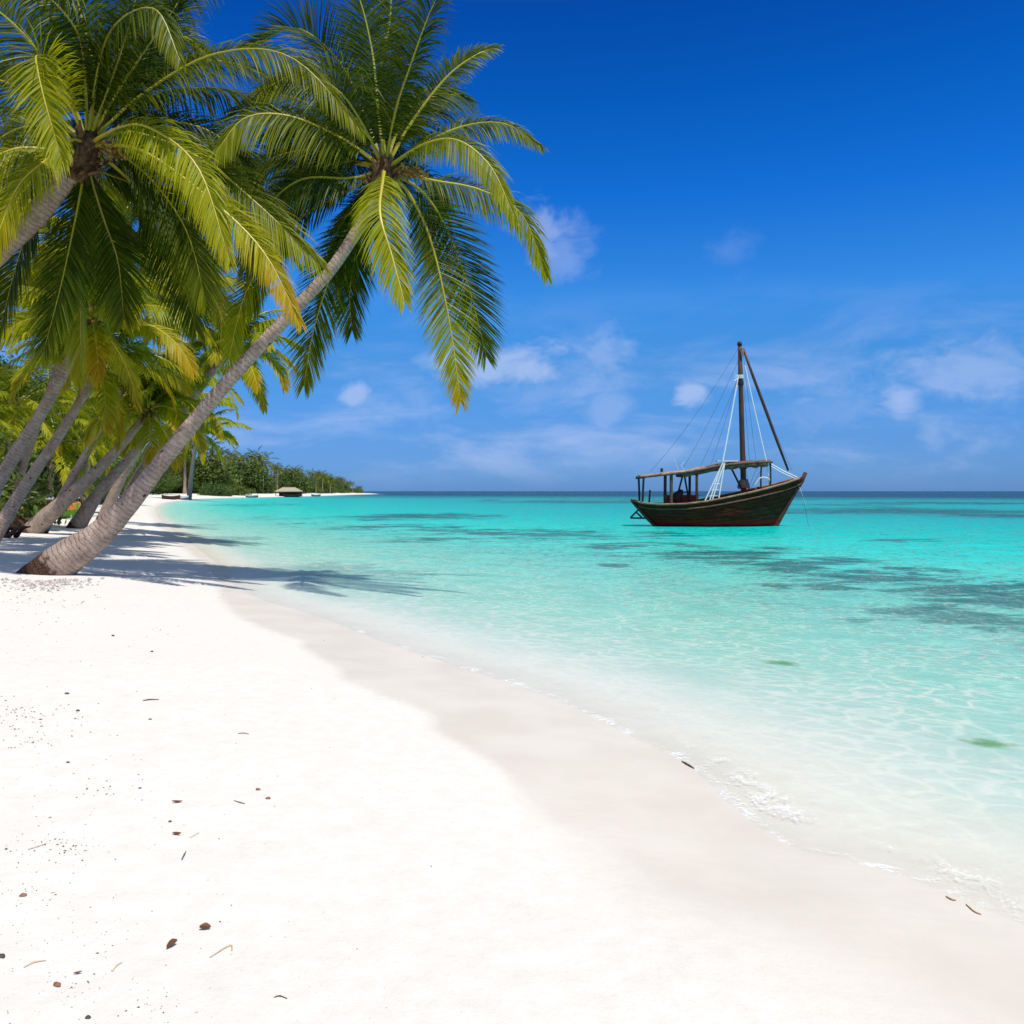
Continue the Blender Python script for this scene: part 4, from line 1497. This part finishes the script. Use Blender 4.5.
# white shrouds
rope([B(737.5, 377, -.12), B(722.5, 462, -1.0)], .030, mrope, .05)
for i, (e, f) in enumerate([((722.5, 463), (704.5, 502)), ((721, 466), (709, 502.5)), ((724, 463), (712, 501)), ((724.5, 463), (718.5, 500))]):
    rope([B(*e, -1.0), B(*f, -1.28)], .032, mrope)
for i in range(3):
    y_ = 484 + i * 6
    rope([B(714 - i * 2.4, y_, -1.1), B(720.5 - i * .8, y_, -1.1)], .022, mrope)
rope([B(744, 366, -.1), B(766, 461, -.8)], .028, mrope, .05)
rope([B(766, 462, -.8), B(769.5, 487, -.8)], .03, mrope)
rope([B(766, 461.5, -.8), B(783, 471, -.45), B(797, 477.5, -.1)], .035, mrope)
rope([B(765, 463, -.8), B(782, 473, -.5), B(796, 479.5, -.15)], .03, mrope)
rope(catmull([B(755, 485, -.9), B(760, 478, -.9), B(767, 478, -.9), B(771, 482, -.85)], 12), .03, mrope)
# thin dark stays
for a_, b_, sg in [((738.5, 347), (650, 472), .35), ((738, 360), (683, 468), .2), ((737.5, 377), (700, 467), .12), ((737.5, 377), (711, 464), .1), ((742, 352), (757, 470), .1),
                   ((742, 352), (792, 471), .15), ((741, 360), (750, 470), .05), ((740, 400), (748, 487), .02), ((758, 464), (748, 489), .0), ((764, 464), (751, 488), .0)]:
    rope([B(*a_, .05), B(*b_, .05)], .0075, mline, sg)
rope([B(792, 484, -.3), B(803, 497, -.2), B(809, 528, .2)], .006, mline)
rope([B(797, 480, -.1), B(804, 500, -.1), B(806, 505, -.1)], .009, mrope)
# rudder bracket hanging at the stern
mb = MB()
for pts in ([B(640, 508, 0), B(630.5, 517.8, 0)], [B(630.5, 518, 0), B(646, 518.2, 0)], [B(636, 512, .0), B(642, 517.5, 0)]):
    mb.tube(pts, .05, 6)
mb.build('rudder_frame', mdark, bo)
mb = MB()
mb.tube([B(678, 470, -.5), B(674, 458, -.5)], .012, 5)
mb.tube([B(684, 470, -.5), B(681, 465, -.5), B(684, 462, -.5)], .014, 5)
mb.build('antenna', mrope, cano)

# ------------------------------------------------------------------ litter on the sand
mdl, g = material('dead leaf')
co = g.coord()
oi = g('ShaderNodeObjectInfo').outputs['Random']
nn = g.noise(co, 60, 4, .7)
c = g.mix(nn, (0.10, 0.035, 0.015), (0.26, 0.12, 0.055))
g.out(pbsdf(g, col=c, rough=.7, spec=.3))
mtwig = simple_mat('twig bark', (0.05, 0.035, 0.028), (0.17, 0.12, 0.09), 60, .9)
mtan = simple_mat('tan straw', (0.52, 0.38, 0.26), (0.62, 0.48, 0.34), 40, .9)
mstone = simple_mat('dark stone', (0.03, 0.026, 0.024), (0.12, 0.10, 0.09), 50, .8)
mrstone = simple_mat('reddish shell', (0.20, 0.08, 0.04), (0.34, 0.17, 0.10), 50, .7)


def dead_leaf(px, py, wpx, rz, label, fold=.9, seed=0, asp=.55):
    p = ground(px, py)
    sc = wpx / F * p.y
    rs = random.Random(seed)
    V, Fc = [], []
    nl, nw = 9, 7
    for i in range(nl):
        t = i / (nl - 1)
        hw = asp * .5 * math.sin(PI * (t * .92 + .05)) ** .8
        for j in range(nw):
            q = j / (nw - 1) * 2 - 1
            V.append(((t - .5), q * hw * (1 - .35 * fold), abs(q) ** 1.4 * hw * fold + .16 * (2 * t - 1) ** 2 + rs.uniform(-.015, .015)))
    for i in range(nl - 1):
        for j in range(nw - 1):
            Fc.append((i * nw + j, (i + 1) * nw + j, (i + 1) * nw + j + 1, i * nw + j + 1))
    me = mesh('dead_leaf', V, Fc, [mdl], None, None, True)
    o = link('dead_leaf', me, None, (p.x, p.y, p.z + .004))
    o.scale = (sc, sc, sc)
    o.rotation_euler = (rs.uniform(-.2, .3), rs.uniform(-.2, .2), rz)
    md = o.modifiers.new('t', 'SOLIDIFY')
    md.thickness = .02
    tag(o, label, 'dead leaf')


def pebble(px, py, wpx, label, mt, seed=0, asp=.7, name='pebble', cat='pebble'):
    p = ground(px, py)
    r_ = wpx / F * p.y / 2 * .85
    rs = random.Random(seed)
    V, Fc = [], []
    a_, b_ = 10, 6
    for i in range(b_ + 1):
        th = PI * i / b_
        for j in range(a_):
            ph = 2 * PI * j / a_
            d = Vector((math.sin(th) * math.cos(ph), math.sin(th) * math.sin(ph), math.cos(th)))
            k_ = 1 + .35 * mnoise.noise(d * 1.3 + Vector((seed, 0, 0)))
            V.append((d.x * k_ * r_, d.y * k_ * r_ * asp, d.z * k_ * r_ * .6))
    for i in range(b_):
        for j in range(a_):
            j2 = (j + 1) % a_
            Fc.append((i * a_ + j, (i + 1) * a_ + j, (i + 1) * a_ + j2, i * a_ + j2))
    o = link(name, mesh(name, V, Fc, [mt], None, None, True), None, (p.x, p.y, p.z + r_ * .25))
    o.rotation_euler = (0, 0, rs.uniform(-.6, .6))
    tag(o, label, cat)


def twig(pxs, wpx, label, mt):
    P = [ground(*q) for q in pxs]
    r_ = wpx / F * P[0].y / 2 * .72
    P = [p + Vector((0, 0, r_ * .8)) for p in P]
    C = catmull(P, 9)
    mb = MB()
    c0 = C[0].copy()
    mb.tube([q - c0 for q in C], [r_ * (1 - .5 * abs(i - 4) / 4) for i in range(9)], 6, 0, True, .25)
    o = mb.build('twig', mt, None, True, c0)
    tag(o, label, 'twig')


dead_leaf(172, 947, 14, 1.15, 'folded brown dead leaf standing on edge, nearest the pale straw on the sand', 1.5, 1, .6)
dead_leaf(205, 930, 11, .2, 'crumpled rust brown leaf right of and behind the folded one', 1.2, 2, .8)
dead_leaf(78, 974, 8, .3, 'small dry leaf sliver just above the oval brown pod', .6, 3, .4)
dead_leaf(177, 803, 10, .5, 'small curled tan leaf on the clean sand in the middle of the litter', .8, 4, .4)
dead_leaf(177, 835, 10, -.2, 'little arched brown leaf below the small curled tan one', .9, 5, .4)
pebble(57, 986, 12, 'smooth oval brown seed pod lying flat on the sand near the bottom left corner', mrstone, 1, .45, 'seed_pod', 'seed pod')
pebble(23, 896, 8, 'round dark brown seed on the white sand near the left edge', mrstone, 2, .9, 'seed', 'seed')
pebble(2, 957, 9, 'dark stone cut by the left edge of the picture', mstone, 3)
pebble(88, 1018, 7, 'black pebble at the bottom edge of the sand', mstone, 4, .8)
pebble(268, 799, 6, 'reddish shell fragment, the lower of a close pair', mrstone, 5, .7, 'shell', 'shell')
pebble(258, 790, 6, 'reddish shell fragment, the upper of a close pair', mrstone, 6, .5, 'shell', 'shell')
pebble(140, 789, 5, 'single dark pebble left of the small curled tan leaf', mstone, 7)
pebble(170, 822, 4.5, 'dark speck of stone between the curled and the arched leaf', mstone, 8)
pebble(68, 763, 5, 'lone dark pebble on the trodden sand at the left', mstone, 9)
pebble(67, 694, 5, 'dark pebble farthest back on the trodden sand', mstone, 10)
pebble(78, 711, 4.5, 'dark pebble just below the one farthest back', mstone, 11)
pebble(150, 720, 4.5, 'dark pebble below the thin grey twig', mstone, 12)
pebble(113, 636, 4, 'small dark pebble in front of the big palm root', mstone, 13)
pebble(152, 652, 4, 'small dark pebble alone on the bright sand between the palm root and the wet sand', mstone, 14)
twig([(186, 852), (184, 856), (182, 860)], 2.6, 'short dark upright twig below the little arched leaf', mtwig)
twig([(274, 998), (280, 996.5), (287, 999)], 2.2, 'dark bowed twig at the bottom of the sand, right of the litter', mtwig)
twig([(210, 958), (221, 951), (231, 946), (232, 951)], 3.0, 'pale tan hooked straw beside the folded brown leaf', mtan)
twig([(143, 701), (150, 700), (159, 700)], 2.0, 'thin grey twig lying level on the bright sand', mtwig)
twig([(234, 801), (240, 803), (245, 804)], 1.8, 'thin grey twig left of the reddish shell pair', mtwig)
twig([(238, 734), (243, 733.5), (249, 734.5)], 1.5, 'fine twig on the clean sand, farthest right', mtwig)
twig([(28, 850), (38, 847), (46, 844)], 2.2, 'pale brown straw near the left edge', mtan)
twig([(112, 972), (117, 966), (122, 963)], 2.4, 'pale grey twig between the oval pod and the folded leaf', mtan)
twig([(24, 968), (34, 963), (46, 961)], 2.6, 'tan straw lying left of the small dry leaf sliver', mtan)
twig([(190, 838), (194, 836), (199, 833)], 1.6, 'tiny pale twig right of the little arched leaf', mtan)
twig([(682, 762), (687, 765), (694, 769)], 3, 'brown stick washed up at the edge of the water', mtwig)
twig([(946, 897), (951, 900), (956, 901)], 2.6, 'brown weed stem at the swash line near the right edge', mrail)
twig([(966, 905), (974, 912), (981, 915)], 2.6, 'longer brown weed stem at the swash line, closest to the right edge', mrail)

# grit and coral crumbs: too many to count
mgrit, g = material('coral crumbs')
tint = g.attr('tint')
c = g.ramp(tint, [(0, (0.05, 0.04, 0.035)), (.4, (0.20, 0.15, 0.11)), (.7, (0.42, 0.36, 0.31)), (1, (0.72, 0.70, 0.67))])
g.out(pbsdf(g, col=c, rough=.9, spec=.2))
pts = []
while len(pts) < 850:
    px = min(abs(rng.gauss(0, 130)), 420) + rng.uniform(-20, 5)
    py = rng.uniform(590, 1024)
    if rng.random() < .10:
        px = rng.uniform(0, 480)
    if px > 430 - (py - 590) * .05 and py < 700:
        continue
    pts.append((px, py, rng.uniform(.7, 1.8) * (1 + (py > 900) * .25) * (.6 + .8 * rng.random() ** 3), rng.uniform(.25, 1)))
clus = [(15, 715, 18, 60), (25, 740, 14, 30), (40, 845, 20, 30), (72, 850, 16, 30), (150, 1010, 14, 14), (80, 985, 10, 8), (60, 720, 30, 30), (30, 600, 30, 60), (110, 790, 20, 20), (20, 890, 14, 16)]
for cx, cy, sp_, nn_ in clus:
    for _ in range(nn_):
        pts.append((rng.gauss(cx, sp_), rng.gauss(cy, sp_ * .35), rng.uniform(1.0, 2.6), rng.random() * .6))
arr = np.array(pts)
v = np.array([tuple(ray(a_, b_)) for a_, b_ in arr[:, :2]])
zg = np.full(len(arr), .3)
for _ in range(25):
    tq = (zg - CAMZ) / v[:, 2]
    X = v[:, :2] * tq[:, None]
    zg = .5 * zg + .5 * height(X)
Vg, Fg, Tg = [], [], []
for i in range(len(arr)):
    r_ = arr[i, 2] / F * X[i, 1] / 2
    n0 = len(Vg)
    a0 = rng.uniform(0, 6.28)
    sx, sy = rng.uniform(.7, 1.8), rng.uniform(.5, 1)
    for dx, dy, dz in ((1, 0, 0), (0, 1, 0), (-1, 0, 0), (0, -1, 0), (0.1, .1, .7), (0, 0, -.5)):
        dx, dy = dx * sx * rng.uniform(.7, 1.2), dy * sy * rng.uniform(.7, 1.2)
        Vg.append((X[i, 0] + (dx * math.cos(a0) - dy * math.sin(a0)) * r_, X[i, 1] + (dx * math.sin(a0) + dy * math.cos(a0)) * r_, zg[i] + dz * r_ + .001))
        Tg.append(arr[i, 3])
    for a_ in range(4):
        b_ = (a_ + 1) % 4
        Fg.append((n0 + a_, n0 + b_, n0 + 4))
        Fg.append((n0 + b_, n0 + a_, n0 + 5))
gr_o = link('grit', mesh('grit', Vg, Fg, [mgrit], None, {'tint': Tg}))
tag(gr_o, 'scattered grit and coral crumbs on the dry sand', 'grit', None, 'stuff')
# coral rubble heaped round the root of the big palm
Vg, Fg, Tg = [], [], []
for i in range(420):
    px = rng.gauss(44, 24)
    py = 581 + abs(rng.gauss(0, 4.5)) - abs(px - 44) * .06
    p = ground(px, py)
    r_ = rng.uniform(.012, .035)
    n0 = len(Vg)
    for dx, dy, dz in ((1, 0, 0), (0, 1, 0), (-1, 0, 0), (0, -1, 0), (.1, .1, .8), (0, 0, -.5)):
        Vg.append((p.x + dx * r_ * rng.uniform(.7, 1.3), p.y + dy * r_ * rng.uniform(.7, 1.3), p.z + dz * r_ * rng.uniform(.7, 1.4) + .005))
        Tg.append(.55 + .45 * ((i * .618) % 1))
    for a_ in range(4):
        b_ = (a_ + 1) % 4
        Fg.append((n0 + a_, n0 + b_, n0 + 4))
        Fg.append((n0 + b_, n0 + a_, n0 + 5))
rb = link('rubble', mesh('rubble', Vg, Fg, [mgrit], None, {'tint': Tg}))
tag(rb, 'grey coral rubble round the root of the big leaning palm', 'rubble', None, 'stuff')

# ------------------------------------------------------------------ light and sky
SUN = Vector((2.1, -2.3, 7.8)).normalized()
EL = math.asin(SUN.z)
AZ = math.atan2(SUN.x, SUN.y)
sl = bpy.data.lights.new('sun', 'SUN')
sl.energy = 3.6
sl.angle = R(.53)
sl.color = (1, .95, .86)
so = bpy.data.objects.new('sun', sl)
COL.objects.link(so)
so.rotation_euler = SUN.to_track_quat('Z', 'Y').to_euler()

wld = bpy.data.worlds.new('World')
S.world = wld
wld.use_nodes = True
g = G(wld.node_tree)
sky = g('ShaderNodeTexSky', None, sky_type='NISHITA')
sky.sun_disc = False
sky.sun_elevation = EL
sky.sun_rotation = AZ
sky.altitude = 0
sky.air_density = 1.0
sky.dust_density = 0.3
sky.ozone_density = 1.0
dirv = g('ShaderNodeVectorMath', {0: g.coord('Generated')}, operation='NORMALIZE').outputs[0]
zc = g('ShaderNodeSeparateXYZ', {0: dirv}).outputs[2]
fac = g.ramp(zc, [(0.0, (.165, .40, 1.14)), (.0575, (.185, .43, 1.02)), (.136, (.18, .53, 1.02)), (.21, (.15, .62, 1.22)), (.312, (.035, .49, 1.25)), (.404, (.012, .38, 1.08)), (.477, (.010, .29, .95)), (.72, (1.9, 1.55, 1.1))])  # sky tint by height; zenith above the view brightened as added fill light
skc = g.mix(1.0, sky.outputs[0], fac, 'MULTIPLY')
# clouds by direction
n1 = g.noise(g.scale(dirv, (1, 1, 3.2)), 5.0, 7, .6, .3)
n2 = g.noise(g.scale(dirv, (1, 1, 1.6)), 16.0, 6, .6, .4)
band = g.m('MULTIPLY', g.ss(zc, -.01, .05), g.m('SUBTRACT', 1.0, g.ss(zc, .08, .24)))
veil = g.m('MULTIPLY', g.m('MULTIPLY', g.ss(n1, .44, .72), band), .50)
# low lilac bank near the horizon
PUFFS = [(541, 232, 26, .42), (563, 250, 24, .28), (690, 391, 15, .6), (728, 252, 24, .11), (352, 396, 13, .55), (902, 400, 18, .55), (600, 352, 28, .35), (500, 365, 75, .6), (975, 366, 80, .42), (440, 360, 45, .35), (935, 430, 18, .3), (610, 414, 24, .3), (420, 398, 26, .2), (540, 395, 60, .22), (820, 410, 60, .18)]
cl = veil
for px, py, rpx, wt in PUFFS:
    dv = ray(px, py).normalized()
    sub = g('ShaderNodeVectorMath', {0: dirv, 1: tuple(dv)}, operation='SUBTRACT').outputs[0]
    sub = g('ShaderNodeVectorMath', {0: sub, 1: (1, 1, 1.0 if rpx < 40 else 3.0)}, operation='MULTIPLY').outputs[0]
    ln = g('ShaderNodeVectorMath', {0: sub}, operation='LENGTH').outputs[1]
    q = g.m('SUBTRACT', 1.0, g.m('DIVIDE', ln, rpx / F * 1.5))
    q = g.m('ADD', q, g.m('MULTIPLY', g.m('SUBTRACT', n2, .5), 2.4))
    cl = g.m('MAXIMUM', cl, g.m('MULTIPLY', g.ss(q, .15, 1.0), wt))
skc = g.mix(cl, skc, (4.3, 5.2, 7.6))
bg = g('ShaderNodeBackground', {'Color': skc, 'Strength': 0.1})
g('ShaderNodeOutputWorld', {0: bg.outputs[0]})

S.view_settings.view_transform = 'Standard'
S.view_settings.look = 'None'
S.view_settings.exposure = 0.27
S.view_settings.gamma = 1
S.cycles.transparent_max_bounces = 16
S.cycles.max_bounces = 7
S.cycles.use_denoising = True
